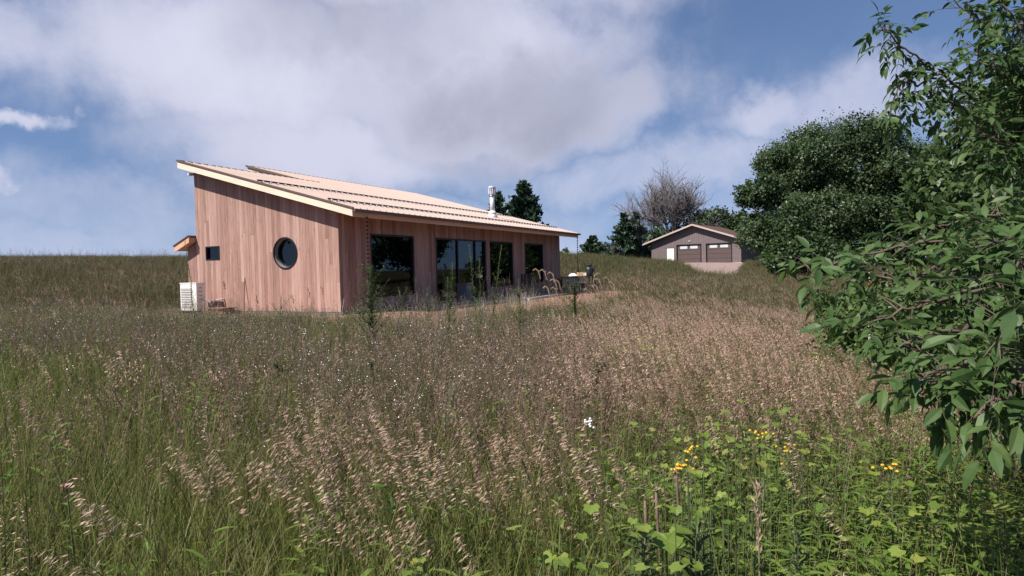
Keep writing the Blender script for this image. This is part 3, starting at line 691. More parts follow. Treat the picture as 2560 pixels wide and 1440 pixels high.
def leaf_cards(P, size, up=.3, out=None, aspect=.62):
    """one folded leaf spray per point"""
    N = len(P)
    n = rng.normal(size=(N, 3)); n[:, 2] += up
    if out is not None: n += out*1.1
    n /= np.linalg.norm(n, axis=1, keepdims=True)
    t = rng.normal(size=(N, 3)); t -= (t*n).sum(1, keepdims=True)*n; t /= np.linalg.norm(t, axis=1, keepdims=True)
    b = np.cross(n, t); s = (size*rng.uniform(.6, 1.35, N))[:, None]
    v0 = P-t*s*.5; v2 = P+t*s*.5; v1 = P+b*s*.5*aspect+n*s*.12; v3 = P-b*s*.5*aspect+n*s*.12
    return np.stack([v0, v1, v2, v3], 1)
def lobes_points(lobes, n, clump=.12, shell=.55):
    """points gathered in clumps on and below the surface of overlapping lobes"""
    c = np.array([l[:3] for l in lobes]); r = np.array([l[3:6] if len(l) > 4 else (l[3],)*3 for l in lobes])
    area = (r[:, 0]*r[:, 2]); pr = area/area.sum(); nc = max(30, n//28)
    k = rng.choice(len(lobes), nc*2, p=pr); d = rng.normal(size=(nc*2, 3)); d /= np.linalg.norm(d, axis=1, keepdims=True)
    rad = (shell+(1-shell)*rng.random(nc*2)**.5)*(1+.10*rng.normal(size=nc*2))
    C = c[k]+d*r[k]*rad[:, None]
    inside = np.zeros(len(C), bool)
    for j in range(len(lobes)):
        q = (((C-c[j])/(r[j]*.72))**2).sum(1) < 1
        inside |= q & (k != j)
    C, d, k = C[~inside][:nc], d[~inside][:nc], k[~inside][:nc]
    i = rng.integers(0, len(C), n); sc = r[k[i]].mean(1)*clump
    return C[i]+rng.normal(size=(n, 3))*sc[:, None], d[i]
def top_c(lobes): return [l[:3] for l in lobes]
def lobe_r(lobes): return np.array([l[3:6] for l in lobes])
def broadleaf(name, base, lobes, n, leaf, mat_, label, cat='tree', trunk_r=.3, group=None, clump=.12, seed=1, limbs=True, shell=.55, inner=0):
    root = tag(empty(name, base), label, cat, group); b = np.array(base)
    P, out = lobes_points(lobes, n, clump, shell)
    V = leaf_cards(P, leaf, .3, out)-b
    tnt = np.clip(.5+.22*rng.normal(size=n), 0, 1)
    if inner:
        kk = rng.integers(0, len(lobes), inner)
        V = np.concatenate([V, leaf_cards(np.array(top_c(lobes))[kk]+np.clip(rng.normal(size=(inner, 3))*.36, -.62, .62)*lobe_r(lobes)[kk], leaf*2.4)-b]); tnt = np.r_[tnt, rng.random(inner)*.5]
    link('crown', quad_mesh('crown', V, mat_, tnt), root)
    o = MB(); top = np.mean([l[:3] for l in lobes], 0)-b
    o.tube([(0, 0, -.3), (0.02, 0, top[2]*.3), top*.6*np.array([1, 1, 1.0]), top], [trunk_r, trunk_r*.8, trunk_r*.55, trunk_r*.15], 8)
    if limbs:
        for l in lobes:
            e = np.array(l[:3])-b; s0 = np.array([0, 0, top[2]*.35]); mid = (s0+e)/2+np.array([0, 0, .1*top[2]])
            o.tube([s0, mid, e], [trunk_r*.45, trunk_r*.28, trunk_r*.06], 6)
    o.build('trunk', M['bark'], root, True); return root
def pt_(px, py, d): return tuple(float(v) for v in at(px, py, d))
def lobe(px, py, d, rx, rz=None, ry=None): c = pt_(px, py, d); k = d/FPX; return (*c, rx*k, (ry or rx)*k, (rz or rx)*k)
def ground_at(px, d):
    c = at(px, 690, d); return (float(c[0]), float(c[1]), gz(c[0], c[1]))

# the great dark oak right of the garage
def knobbly(lobes, per, lo=.28, hi=.5):
    """smaller boughs standing out of the main lobes, for an uneven outline"""
    out = [(*l[:3], l[3]*.82, l[4]*.82, l[5]*.82) for l in lobes]
    for l in lobes:
        for _ in range(per):
            d = rng.normal(size=3); d[2] = abs(d[2])*.9-.25; d /= np.linalg.norm(d); k = U(lo, hi); m_ = (l[3]+l[5])/2*k
            out.append((l[0]+d[0]*l[3]*.85, l[1]+d[1]*l[4]*.85, l[2]+d[2]*l[5]*.85, m_*1.15, m_*1.15, m_*.85))
    return out
broadleaf('oak_tree', ground_at(2110, 64), knobbly([lobe(2090, 415, 64, 140, 122), lobe(2010, 425, 62, 88, 92), lobe(1925, 485, 60, 65, 52), lobe(2180, 430, 62, 130, 108), lobe(2290, 480, 63, 125, 125), lobe(1960, 580, 60, 90, 80),
   lobe(2080, 590, 60, 130, 105), lobe(2220, 600, 61, 130, 95), lobe(2380, 520, 66, 110, 120), lobe(1900, 570, 62, 40, 40)], 7), 150000, .245, M['oak'], 'great dark green oak with a broad dense crown right of the garage', trunk_r=.55, clump=.16, shell=.72, inner=9000, limbs=False)
broadleaf('juniper_tree', ground_at(1995, 46), [lobe(1985, 560, 46, 42, 62), lobe(2010, 620, 46, 62, 60), lobe(1960, 640, 46, 45, 48), lobe(2050, 640, 46, 60, 55), lobe(2100, 655, 45, 60, 45)], 12000, .22, M['elder'], 'olive green upright shrubby tree at the foot of the oak', trunk_r=.12, clump=.13)
broadleaf('poplar_tree', ground_at(1800, 96), [lobe(1790, 560, 96, 44, 40), lobe(1750, 572, 98, 34, 40), lobe(1825, 572, 96, 26, 36)], 7000, .42, M['oak'], 'rounded green tree showing over the right slope of the garage roof', trunk_r=.25)
broadleaf('maple_tree', ground_at(1880, 92), [lobe(1870, 560, 92, 34, 34), lobe(1895, 610, 90, 42, 40), lobe(1870, 640, 90, 40, 25)], 7000, .4, M['elder'], 'mid green tree in the gap between garage and oak', trunk_r=.2)
broadleaf('leafy_bush', ground_at(1625, 93), [lobe(1600, 618, 93, 45, 36), lobe(1640, 610, 95, 45, 40), lobe(1570, 625, 90, 30, 28)], 6000, .36, M['oak'], 'dark leafy bushes at the left end of the garage', 'bush', .12)
broadleaf('hazel_bush', ground_at(1412, 62), [lobe(1412, 632, 62, 13, 10), lobe(1405, 636, 62, 10, 7)], 900, .16, M['lime'], 'small lone bush on the skyline beside the far rain chain', 'bush', .05)
broadleaf('thicket_bush', ground_at(1525, 76), [lobe(1525, 622, 76, 22, 18), lobe(1545, 628, 76, 18, 12)], 2200, .2, M['spruce'], 'low grey green thicket between the young spruce and the tall firs', 'bush', .05)
broadleaf('box_elder_tree', ground_at(2470, 15), [lobe(2440, 420, 15, 110, 120), lobe(2530, 330, 15, 130, 150), lobe(2360, 500, 14, 90, 80), lobe(2480, 560, 14, 130, 90), lobe(2620, 480, 14, 130, 160), lobe(2600, 650, 13, 110, 140)], 16000, .17, M['elder'], 'shaded box elder filling the gap behind the overhanging ash boughs', trunk_r=.14, clump=.16)
broadleaf('bramble_thicket', ground_at(2180, 9.5), [lobe(2140, 800, 10, 80, 60), lobe(2230, 790, 9.5, 110, 90), lobe(2330, 850, 9, 120, 110), lobe(2450, 900, 8, 140, 130), lobe(2090, 760, 12, 50, 35), lobe(2150, 850, 9.5, 90, 60), lobe(2250, 900, 9, 110, 70)], 9000, .085, M['lime'], 'yellow green bramble thicket below the ash boughs', 'bush', .03, clump=.2, limbs=True)
broadleaf('dogwood_bush', ground_at(2520, 5.0), [lobe(2600, 1080, 4.6, 110, 120), lobe(2700, 950, 4.6, 150, 200), lobe(2560, 1150, 4.4, 70, 70)], 4000, .07, M['oak'], 'dark bush in deep shade at the right edge below the ash', 'bush', .03, clump=.22)

def conifer(name, base, height, width, mat_, label, whorls=15, per=7, seed=0, droop=.1, needle=.28, group=None, taper=.9, dens=46, lean=0.):
    root = tag(empty(name, base), label, 'tree', group); P = []; T = []; o = MB()
    o.tube([(0, 0, -.3), (lean*.4, 0, height*.5), (lean, 0, height)], [height*.018, height*.011, .02], 7)
    for i in range(whorls):
        f = (i+.6)/whorls; z = height*(.10+.88*f); R_ = width*1.25*(1-f**1.6)*random.uniform(.7, 1.2)+.25
        for k in range(per):
            a = random.uniform(0, 2*math.pi); l = R_*random.uniform(.6, 1.08); d = np.array([math.cos(a), math.sin(a), 0])
            q = [np.array([lean*f, 0, z])+d*l*s_+np.array([0, 0, l*(-droop*s_+.32*s_*s_)]) for s_ in np.linspace(0, 1, 6)]
            o.tube(q, [.035*height/10, .03*height/10, .025*height/10, .02*height/10, .015*height/10, .008], 4, cap=False)
            m_ = max(6, int(dens*l/width)); s_ = rng.uniform(.12, 1.0, m_); s_ = s_**.7
            base_ = np.array([lean*f, 0, z])+d[None]*(l*s_)[:, None]; base_[:, 2] += l*(-droop*s_+.32*s_*s_)
            P.append(base_+rng.normal(size=(m_, 3))*np.array([.16, .16, .10])*l*.75); t_ = np.tile(d*.7+np.array([0, 0, .75]), (m_, 1)); T.append(t_)
    o.build('trunk', M['bark'], root, True)
    P = np.concatenate(P); T = np.concatenate(T)+rng.normal(size=(len(P), 3))*.5; T /= np.linalg.norm(T, axis=1, keepdims=True)
    b = rng.normal(size=(len(P), 3)); b -= (b*T).sum(1, keepdims=True)*T; b /= np.linalg.norm(b, axis=1, keepdims=True)
    s = (needle*rng.uniform(.7, 1.4, len(P)))[:, None]
    V = np.stack([P-T*s*.4, P+b*s*.26, P+T*s*.6, P-b*s*.26], 1)
    link('crown', quad_mesh('crown', V, mat_), root); return root
def con(px, top, d, wpx, *a, **k):
    g = ground_at(px, d); h = float(at(px, top, d)[2])-g[2]
    return conifer(a[0], g, h, wpx/FPX*d, *a[1:], **k)
con(1313, 450, 76, 46, 'white_pine', M['pine'], 'tall dark pine rising over the far end of the roof', whorls=18, per=9, needle=.62, dens=60)
con(1248, 478, 78, 36, 'white_pine', M['pine'], 'shorter pine behind the chimney flue', whorls=16, per=8, needle=.6, dens=52)
con(1484, 590, 72, 24, 'spruce_tree', M['pine'], 'small young spruce on the skyline left of the taller firs', whorls=12, per=8, needle=.34, dens=40)
con(1502, 612, 73, 16, 'spruce_tree', M['pine'], 'smallest spruce sapling tucked against the young spruce', whorls=9, per=7, needle=.32, dens=34)
con(1562, 532, 86, 26, 'fir_tree', M['pine'], 'tall narrow fir at the left of the bare tree', whorls=16, per=9, needle=.55, dens=46)
con(1592, 530, 88, 22, 'fir_tree', M['spruce'], 'grey green fir standing close right of the tall narrow fir', whorls=16, per=9, needle=.55, dens=46)
con(1640, 575, 94, 26, 'fir_tree', M['spruce'], 'hazy grey fir behind the left roof slope of the garage', whorls=12, per=8, needle=.6, dens=40)
con(1690, 560, 100, 30, 'fir_tree', M['pine'], 'fir half hidden behind the garage roof under the bare tree', whorls=12, per=8, needle=.6, dens=40)
con(1785, 545, 104, 20, 'fir_tree', M['pine'], 'pointed fir top behind the rounded tree right of the garage peak', whorls=12, per=8, needle=.6, dens=40)

def dead_tree():
    g = ground_at(1676, 97); k = 97/FPX
    root = tag(empty('bare_tree', g), 'bare grey tree with a wide fan of leafless branches behind the garage', 'tree')
    H = (float(at(1690, 430, 97)[2])-g[2])*.96; o = MB(); tw = MB()
    R3 = np.array([RT[0], RT[1], 0]); R3 /= np.linalg.norm(R3)
    def grow(p, d, l, r, lev):
        n = 4; q = [p]; dd = d.copy()
        for i in range(n):
            dd = dd+rng.normal(size=3)*.13+np.array([0, 0, .05]); dd /= np.linalg.norm(dd); q.append(q[-1]+dd*l/n)
        (o if lev < 3 else tw).tube(q, np.linspace(r, r*.6, n+1), 6 if lev < 2 else (4 if lev < 3 else 3), cap=False)
        if lev >= 5: return
        nb = [4, 5, 6, 5, 3][lev]
        for j in range(nb):
            f = 1.0 if j == 0 else random.uniform(.35, .95); s = q[min(n, int(f*n))]
            nd_ = dd+rng.normal(size=3)*(.50 if lev else .42)+np.array([0, 0, .12]); nd_ /= np.linalg.norm(nd_)
            grow(s, nd_, l*random.uniform(.58, .80), max(.018, r*.55), lev+1)
    for a, l, r in ((-1.05, .36, .26), (-.62, .36, .3), (-.2, .40, .34), (.2, .40, .34), (.55, .36, .28), (.9, .30, .2), (-.4, .34, .22), (.35, .36, .22)):
        d = R3*math.sin(a)+np.array([0, 0, math.cos(a)])+FW*random.uniform(-.4, .4); d /= np.linalg.norm(d)
        grow(np.array([0, 0, H*.26])+R3*a*.35, d, H*l*.92, r*.75, 1)
    o.tube([(0, 0, -.4), (0, 0, H*.12), (0, 0, H*.29)], [.6, .5, .42], 9)
    o.build('trunk', M['deadwood'], root, True); tw.build('twigs', M['deadwood'], root)
dead_tree()
#MARK-PLANTS
# ------------------------------------------------------------------ trees reflected in the gable windows
for i, (x, y, h) in enumerate(((-27, 25, 11), (-36, 27, 13))):
    z0 = gz(x, y)
    broadleaf('lime_tree', (x, y, z0), [(x, y, z0+h*.6, 4, 4, h*.35), (x+2, y-2, z0+h*.45, 3.2, 3.2, 3), (x-2.5, y+1, z0+h*.45, 3.2, 3.2, 3)], 5000, .5, M['oak'],
              ('nearer' if i == 0 else 'farther')+' tree left of the view, seen only mirrored in the gable windows', trunk_r=.25)

for i, (x, y, h) in enumerate(((33, -31, 11), (43, -33, 13), (27, -27, 8), (55, -34, 13))):
    z0 = gz(x, y)
    broadleaf('ash_tree', (x, y, z0), [(x, y, z0+h*.58, 4.2, 4.2, h*.40), (x+2.4, y-1, z0+h*.40, 3.4, 3.4, 3.2), (x-2.6, y+1, z0+h*.38, 3.4, 3.4, 3.2)], 6000, .5, M['oak'],
              ('second', 'third', 'first', 'fourth')[i]+' tree of the row right of the view, seen only mirrored in the front windows', trunk_r=.25, group='trees of the row right of the view')
# ------------------------------------------------------------------ meadow plants (scattered as stuff)
M['grass'] = foliage('meadow_grass', [(.066, .096, .020), (.110, .146, .030), (.162, .190, .046), (.225, .205, .074), (.30, .225, .125)], .42, .5, .30, .3)
M['fargrass'] = foliage('hill_grass', [(.050, .066, .024), (.085, .098, .036), (.115, .116, .048), (.155, .128, .068), (.20, .150, .095)], .35, .6, .45, .2, .22)
M['brome'] = foliage('brome_heads', [(.25, .150, .108), (.40, .258, .190), (.52, .362, .275), (.64, .485, .37)], .3, .6, .2, .25)
M['bromefar'] = foliage('brome_stand_heads', [(.38, .225, .168), (.56, .360, .275), (.68, .475, .37), (.78, .60, .48)], .42, .6, .25, .2)
M['bstem'] = foliage('brome_stems', [(.075, .085, .030), (.13, .115, .050), (.21, .155, .090)], .25, .55, .2, .25)
M['weedstem'] = foliage('weed_stems', [(.125, .130, .072), (.195, .180, .120), (.27, .220, .162)], .35, .6, .2, .2)
M['brown'] = foliage('dry_brown_weed', [(.150, .098, .074), (.25, .168, .128), (.37, .255, .20)], .35, .7, .25, .2)
M['petal'] = plain('white_petals', (.72, .71, .70), .7, var=.06)
M['yellow'] = plain('yellow_florets', (.62, .36, .02), .7, var=.12)
M['leafy'] = foliage('herb_leaves', [(.080, .150, .024), (.130, .215, .038), (.185, .265, .052), (.24, .29, .066)], .48, .45, .3, .35)
M['vine'] = foliage('vine_leaves', [(.095, .16, .030), (.155, .23, .040), (.22, .285, .054), (.29, .295, .070)], .4, .45, .15, .35)

def blade(o, p, az, h, lean, w, tint, segs=4, mat=0, bend=1.8, twist=None):
    d = np.array([math.cos(az), math.sin(az), 0]); sdir = np.array([-math.sin(az+(twist or 0)), math.cos(az+(twist or 0)), 0])
    vs = []; 
    for i in range(segs+1):
        f = i/segs; c = np.array(p)+d*lean*h*f**bend+np.array([0, 0, h*(f-.35*lean*f**3)])
        ww = w*(1-f**1.6)*.5+.0004
        vs += [c-sdir*ww, c+sdir*ww]
    o.add(vs, [(2*i, 2*i+1, 2*i+3, 2*i+2) for i in range(segs)], tint, mat)
def stalk(o, p, az, h, lean, r, tint, segs=5, mat=0, bend=2.0):
    d = np.array([math.cos(az), math.sin(az), 0]); q = []
    for i in range(segs+1):
        f = i/segs; q.append(np.array(p)+d*lean*h*f**bend+np.array([0, 0, h*(f-.3*lean*f**3)]))
    o.tube(q, np.linspace(r, r*.45, segs+1), 3, mat, tint, cap=False); return q
def diamond(o, c, d, l, w, tint, mat=0, nrm=None):
    d = np.array(d, float); d /= np.linalg.norm(d)+1e-9; a = np.cross(d, nrm if nrm is not None else rng.normal(size=3)); a /= np.linalg.norm(a)+1e-9
    b = np.cross(d, a); c = np.array(c, float)
    o.add([c, c+d*l*.45+a*w*.5+b*w*.15, c+d*l, c+d*l*.45-a*w*.5+b*w*.15], [(0, 1, 2, 3)], tint, mat)
def leaf(o, c, d, l, w, tint, mat=0, droop=.25, fold=.18):
    """a lance-shaped leaf: two halves folded along the midrib, curving down"""
    d = np.array(d, float); d /= np.linalg.norm(d)+1e-9; s = np.cross(d, (0, 0, 1)); s /= np.linalg.norm(s)+1e-9; n = np.cross(s, d); c = np.array(c, float)
    pr = [(0, .12), (.28, .85), (.6, .78), (1, 0.02)]
    mid = [c+d*l*f-np.array([0, 0, 1])*droop*l*f*f for f, _ in pr]
    vs = []
    for m_, (f, ww) in zip(mid, pr): vs += [m_-s*w*.5*ww+n*w*fold*ww, m_, m_+s*w*.5*ww+n*w*fold*ww]
    fs = []
    for i in range(3): fs += [(3*i, 3*i+1, 3*i+4, 3*i+3), (3*i+1, 3*i+2, 3*i+5, 3*i+4)]
    o.add(vs, fs, tint, mat)
def v_tuft(n=16, h=(.4, .8), w=.006, spread=.09, lean=(.1, .75), segs=4):
    o = MB()
    for i in range(n): blade(o, (U(-spread, spread), U(-spread, spread), -.03), U(0, 6.3), U(*h), U(*lean), w*U(.7, 1.4), random.random(), segs, 0, U(1.5, 2.6), U(-.6, .6))
    return o
def v_brome(n=3, spread=.12, k=34, hh=(.82, 1.12)):
    o = MB()
    for i in range(n):
        az = U(-.5, .5); q = stalk(o, (U(-spread, spread), U(-spread, spread), -.03), az, U(*hh), U(.10, .34), .0021, random.random(), 6, 1, 2.4)
        for j in range(2): blade(o, q[1]*(1-.5*j)+q[2]*.5*j, az+U(-2, 2), U(.2, .34), U(.5, 1.0), .006, random.random()*.5, 3, 2)
        top = q[-1]; prev = q[-2]; ax = (top-prev)/np.linalg.norm(top-prev); d = np.array([math.cos(az), math.sin(az), 0]); tn = random.random(); L_ = U(.15, .23)
        nodes = k
        for j in range(nodes):
            f = j/nodes; c = top-ax*L_*(1-f)+d*.02*f; side = rng.normal(size=3)*.45+d*1.0+np.array([0, 0, .55-.9*f]); side /= np.linalg.norm(side)
            bl = U(.012, .06)*(1-.55*f); e = c+side*bl
            diamond(o, c, e-c, bl, .0026, tn, 1)
            diamond(o, e, side*.6+np.array([0, 0, -.6])+d*.35, U(.016, .027), U(.0035, .0052), np.clip(tn+U(-.3, .3), 0, 1), 0)
    return o
def v_bromefar(n=5, spread=.22):
    o = MB()
    for i in range(n):
        az = U(-.6, .6); q = stalk(o, (U(-spread, spread), U(-spread, spread), -.03), az, U(.75, 1.05), U(.1, .35), .0022, random.random(), 4, 1, 2.2); tn = random.random()
        d = np.array([math.cos(az), math.sin(az), 0])
        for j in range(7):
            c = q[-1]*(1-j/9)+q[-2]*(j/9); diamond(o, c, d*U(.3, 1)+np.array([0, 0, U(-.9, .3)])+rng.normal(size=3)*.3, U(.03, .055), U(.009, .016), np.clip(tn+U(-.3, .3), 0, 1), 0)
        blade(o, q[0], U(0, 6), U(.3, .5), U(.3, .8), .008, random.random()*.5, 3, 2)
    return o
def v_fleabane(n=2, white=.55, spread=.1, fl=.0044):
    o = MB()
    for i in range(n):
        q = stalk(o, (U(-spread, spread), U(-spread, spread), -.03), U(0, 6.3), U(.62, .98), U(0, .18), .0022, random.random(), 5, 0)
        for j in range(9):
            f = U(.1, .75); c = q[int(f*5)]; a = U(0, 6.3); diamond(o, c, (math.cos(a), math.sin(a), U(.1, .7)), U(.04, .08), .010, random.random(), 3)
        for j in range(7):
            f = U(.62, 1.0); c = q[min(4, int(f*5))]*(1-(f*5) % 1)+q[min(5, int(f*5)+1)]*((f*5) % 1); a = U(0, 6.3); dd = np.array([math.cos(a)*.5, math.sin(a)*.5, 1.0]); l = U(.05, .15)
            e = c+dd*l; o.tube([c, e], [.0012, .0008], 3, 0, .5, cap=False)
            for q2 in range(3):
                e2 = e+rng.normal(size=3)*.022
                if random.random() < white:
                    r = fl*U(.8, 1.4); n_ = rng.normal(size=3)*.6+np.array([0, 0, 1.]); n_ /= np.linalg.norm(n_); a_ = np.cross(n_, (1, 0, 0)); a_ /= np.linalg.norm(a_); b_ = np.cross(n_, a_)
                    o.add([e2+r*(math.cos(t_)*a_+math.sin(t_)*b_) for t_ in np.linspace(0, 2*math.pi, 7)[:-1]], [tuple(range(6))], .5, 1)
                else: diamond(o, e2, rng.normal(size=3)+np.array([0, 0, .6]), .014, .008, random.random(), 2)
    return o
def v_brown(n=3, spread=.12):
    o = MB()
    for i in range(n):
        q = stalk(o, (U(-spread, spread), U(-spread, spread), -.03), U(0, 6.3), U(.5, .95), U(.05, .4), .0022, random.random(), 5, 0)
        for j in range(26):
            f = U(.3, 1.0); k_ = min(4, int(f*5)); c = q[k_]*(1-(f*5-k_))+q[k_+1]*(f*5-k_); diamond(o, c+rng.normal(size=3)*.012, rng.normal(size=3)+np.array([0, 0, -.2]), U(.015, .04), U(.005, .011), random.random(), 0 if random.random() < .8 else 1)
    return o
def v_herb(n=2, spread=.12, h=(.4, .75), nl=18, ll=(.065, .125), lw=.22):
    o = MB()
    for i in range(n):
        q = stalk(o, (U(-spread, spread), U(-spread, spread), -.03), U(0, 6.3), U(*h), U(0, .3), .003, random.random(), 5, 1)
        for j in range(nl):
            f = .15+.85*j/nl; k_ = min(4, int(f*5)); c = q[k_]*(1-(f*5-k_))+q[k_+1]*(f*5-k_); a = j*2.4+U(-.4, .4); l = U(*ll)
            leaf(o, c, (math.cos(a), math.sin(a), U(.2, .8)), l, l*lw*U(.8, 1.2), random.random(), 0)
    return o
def lobed(o, c, d, s, tint, mat=0, seedy=0.):
    """a broad five-lobed leaf, cupped along its veins"""
    d = np.array(d, float); d /= np.linalg.norm(d); r = np.cross(d, (0, 0, 1)); r /= np.linalg.norm(r)+1e-9; n = np.cross(r, d)
    if n[2] < 0: n = -n
    prof = [(-.10, .05), (-.38, -.16), (-.60, .08), (-.66, .26), (-.54, .40), (-.62, .64), (-.40, .74), (-.24, .76), (0, 1.02), (.24, .76), (.40, .74), (.62, .64), (.54, .40), (.66, .26), (.60, .08), (.38, -.16), (.10, .05)]
    c = np.array(c, float); pts = [c+r*x*s+d*y*s+n*s*(.10*abs(x)-.12*y*y+.03*math.sin(7*x+seedy)) for x, y in prof]; ctr = c+d*.32*s-n*s*.03
    o.add([ctr]+pts, [(0, i+1, i) if False else (0, i, i+1) for i in range(1, len(pts))]+[(0, len(pts), 1)], tint, mat)
def v_vine(n=7, s=(.022, .042), spread=.16, zz=(.1, .4)):
    o = MB()
    for i in range(n):
        a = U(0, 6.3); lobed(o, (U(-spread, spread), U(-spread, spread), U(*zz)), (math.cos(a), math.sin(a), U(-.5, .1)), U(*s), random.random(), 0, i)
    return o

ASSETS = bpy.data.collections.new('plant_kinds')       # not linked: only the sources of the scatter
def scatter(name, label, variants, mats, P, az, sc, tilt=.12, cat=None, nominal=None):
    sc = hcap(P, np.asarray(sc), nominal) if nominal else np.asarray(sc); ok = sc > .12; P, az, sc = P[ok], az[ok], sc[ok]
    N = len(P); src = bpy.data.collections.new(name+'_kinds')
    for o in variants: src.objects.link(bpy.data.objects.new(name+'_plant', o.mesh(name+'_plant', mats)))
    me = bpy.data.meshes.new(name); me.vertices.add(N); me.vertices.foreach_set('co', P.astype(np.float32).reshape(-1))
    rot = np.stack([rng.normal(size=N)*tilt, rng.normal(size=N)*tilt, az], 1).astype(np.float32)
    a = me.attributes.new('rot', 'FLOAT_VECTOR', 'POINT'); a.data.foreach_set('vector', rot.reshape(-1))
    a = me.attributes.new('sca', 'FLOAT', 'POINT'); a.data.foreach_set('value', np.asarray(sc, np.float32))
    a = me.attributes.new('idx', 'INT', 'POINT'); a.data.foreach_set('value', rng.integers(0, len(variants), N).astype(np.int32))
    for m_ in mats: me.materials.append(m_)
    ob = link(name, me); tag(ob, label, cat, kind='stuff')
    g = bpy.data.node_groups.new(name, 'GeometryNodeTree'); g.is_modifier = True
    g.interface.new_socket('Geometry', in_out='INPUT', socket_type='NodeSocketGeometry'); g.interface.new_socket('Geometry', in_out='OUTPUT', socket_type='NodeSocketGeometry')
    gi = g.nodes.new('NodeGroupInput'); go = g.nodes.new('NodeGroupOutput'); ip = g.nodes.new('GeometryNodeInstanceOnPoints'); ci = g.nodes.new('GeometryNodeCollectionInfo')
    ci.inputs['Collection'].default_value = src; ci.inputs['Separate Children'].default_value = True; ci.inputs['Reset Children'].default_value = True
    def na(nm, ty): n = g.nodes.new('GeometryNodeInputNamedAttribute'); n.data_type = ty; n.inputs[0].default_value = nm; return n.outputs[0]
    lk = g.links.new
    lk(gi.outputs[0], ip.inputs['Points']); lk(ci.outputs[0], ip.inputs['Instance']); ip.inputs['Pick Instance'].default_value = True
    lk(na('idx', 'INT'), ip.inputs['Instance Index']); lk(na('rot', 'FLOAT_VECTOR'), ip.inputs['Rotation']); lk(na('sca', 'FLOAT'), ip.inputs['Scale'])
    lk(ip.outputs[0], go.inputs[0])
    md = ob.modifiers.new('scatter', 'NODES'); md.node_group = g
    return ob

F2 = FW[:2]/np.linalg.norm(FW[:2]); R2 = RT[:2]/np.linalg.norm(RT[:2])
def sample(n, r0, r1, power, half=50):
    """n places in the meadow, thinning with distance as r**-power"""
    u = rng.random(n); e = 2-power
    r = (r0**e+u*(r1**e-r0**e))**(1/e) if abs(e) > 1e-6 else r0*(r1/r0)**u
    a = np.radians(rng.uniform(-half, half, n))
    xy = CAM[:2]+(np.cos(a)*r)[:, None]*F2+(np.sin(a)*r)[:, None]*R2
    D = np.cos(a)*r; PX = 1280+np.tan(a)*FPX
    return xy[:, 0], xy[:, 1], D, PX
def sstep(a, b, x): t_ = np.clip((x-a)/(b-a), 0, 1); return t_*t_*(3-2*t_)
_g = rng.normal(size=(64, 2)); _w = rng.uniform(0, 6.28, 64)
def patch(x, y, sc, off=0):
    """smooth patchiness of the meadow, about -1 to 1"""
    o = np.zeros_like(x)
    for i in range(10): gxy = _g[(i+off) % 64]; o += np.sin((x*gxy[0]+y*gxy[1])*sc+_w[(i+off) % 64])
    return o/3.2
def open_ground(x, y):
    house_ = (x > -.95) & (x < 18.2) & (y > -2.5) & (y < 9.3); ac = (x > -1.1) & (x < .2) & (y > 4.0) & (y < 6.9)
    gar = (x > 66.0) & (x < 86) & (y > -8) & (y < 14)
    return ~(house_ | ac | gar) & (drive_mask(x, y) < .25)
def put(x, y, keep):
    x, y = x[keep], y[keep]; return np.stack([x, y, land(x, y)], 1)
def hcap(P, s_, nominal):
    """the meadow is mown and trodden lower towards the house and the soil bank: scale of each plant"""
    v = P-CAM; D = v@FW; px = 1280+FPX*(v@RT)/np.maximum(D, .3)
    yl = np.interp(px, [0, 300, 450, 850, 960, 1280, 1400, 1600, 1750, 2560], [735, 748, 776, 776, 764, 750, 748, 736, 712, 700])
    hor = 674-.0236*(px-1280); allow = CAM[2]-(yl-hor)/FPX*D-P[:, 2]
    return np.where(D < 22, np.minimum(s_, allow/nominal*np.exp(rng.normal(size=len(P))*.27-.06)), s_)
WIND = math.atan2(-R2[1], -R2[0])          # the heads nod to the left of the view
def accept(p): return rng.random(len(p)) < p

# 1 long green grass
x, y, D, PX = sample(16000, 1.0, 24, 1.15)
s_ = soil_mask(x, y); pa = patch(x, y, .8)
k = open_ground(x, y) & accept(np.clip(1-1.0*s_, .03, 1)*np.where(PX < 1000, 1.0, .8)*(1-.65*sstep(1500, 1900, PX)*(1-sstep(5, 8, D))))
P = put(x, y, k); D_ = D[k]; hs = rng.uniform(.75, 1.15, len(P))*np.clip(1.05-.015*D_, .6, 1.1)*(1-.55*s_[k])
scatter('long_grass', 'long green and straw coloured meadow grass', [v_tuft() for _ in range(7)]+[v_tuft(12, (.5, .95), .005, .07, (.05, .4)) for _ in range(4)], [M['grass']], P, rng.uniform(0, 6.28, len(P)), hs, nominal=.75)
# 2 brome with nodding pink-tan heads, near
x, y, D, PX = sample(5600, 1.9, 9, 1.25)
k = open_ground(x, y) & accept(np.clip(.05+.6*sstep(1000, 1700, PX)*sstep(3, 5.5, D)+.62*(patch(x, y, 1.8, 5)-.6)*np.exp(-((PX-1100)/480)**2), 0.02, 1)*(1-.9*soil_mask(x, y))*(1-.75*sstep(1500, 2000, PX)*(1-sstep(3.5, 5, D)))*np.where((PX < 700), .3, .75))
P = put(x, y, k)
scatter('brome_grass', 'brome grass with nodding pinkish tan seed heads', [v_brome() for _ in range(9)], [M['brome'], M['bstem'], M['grass']], P, WIND+rng.normal(size=len(P))*.6, rng.uniform(.85, 1.08, len(P)), nominal=1.02)
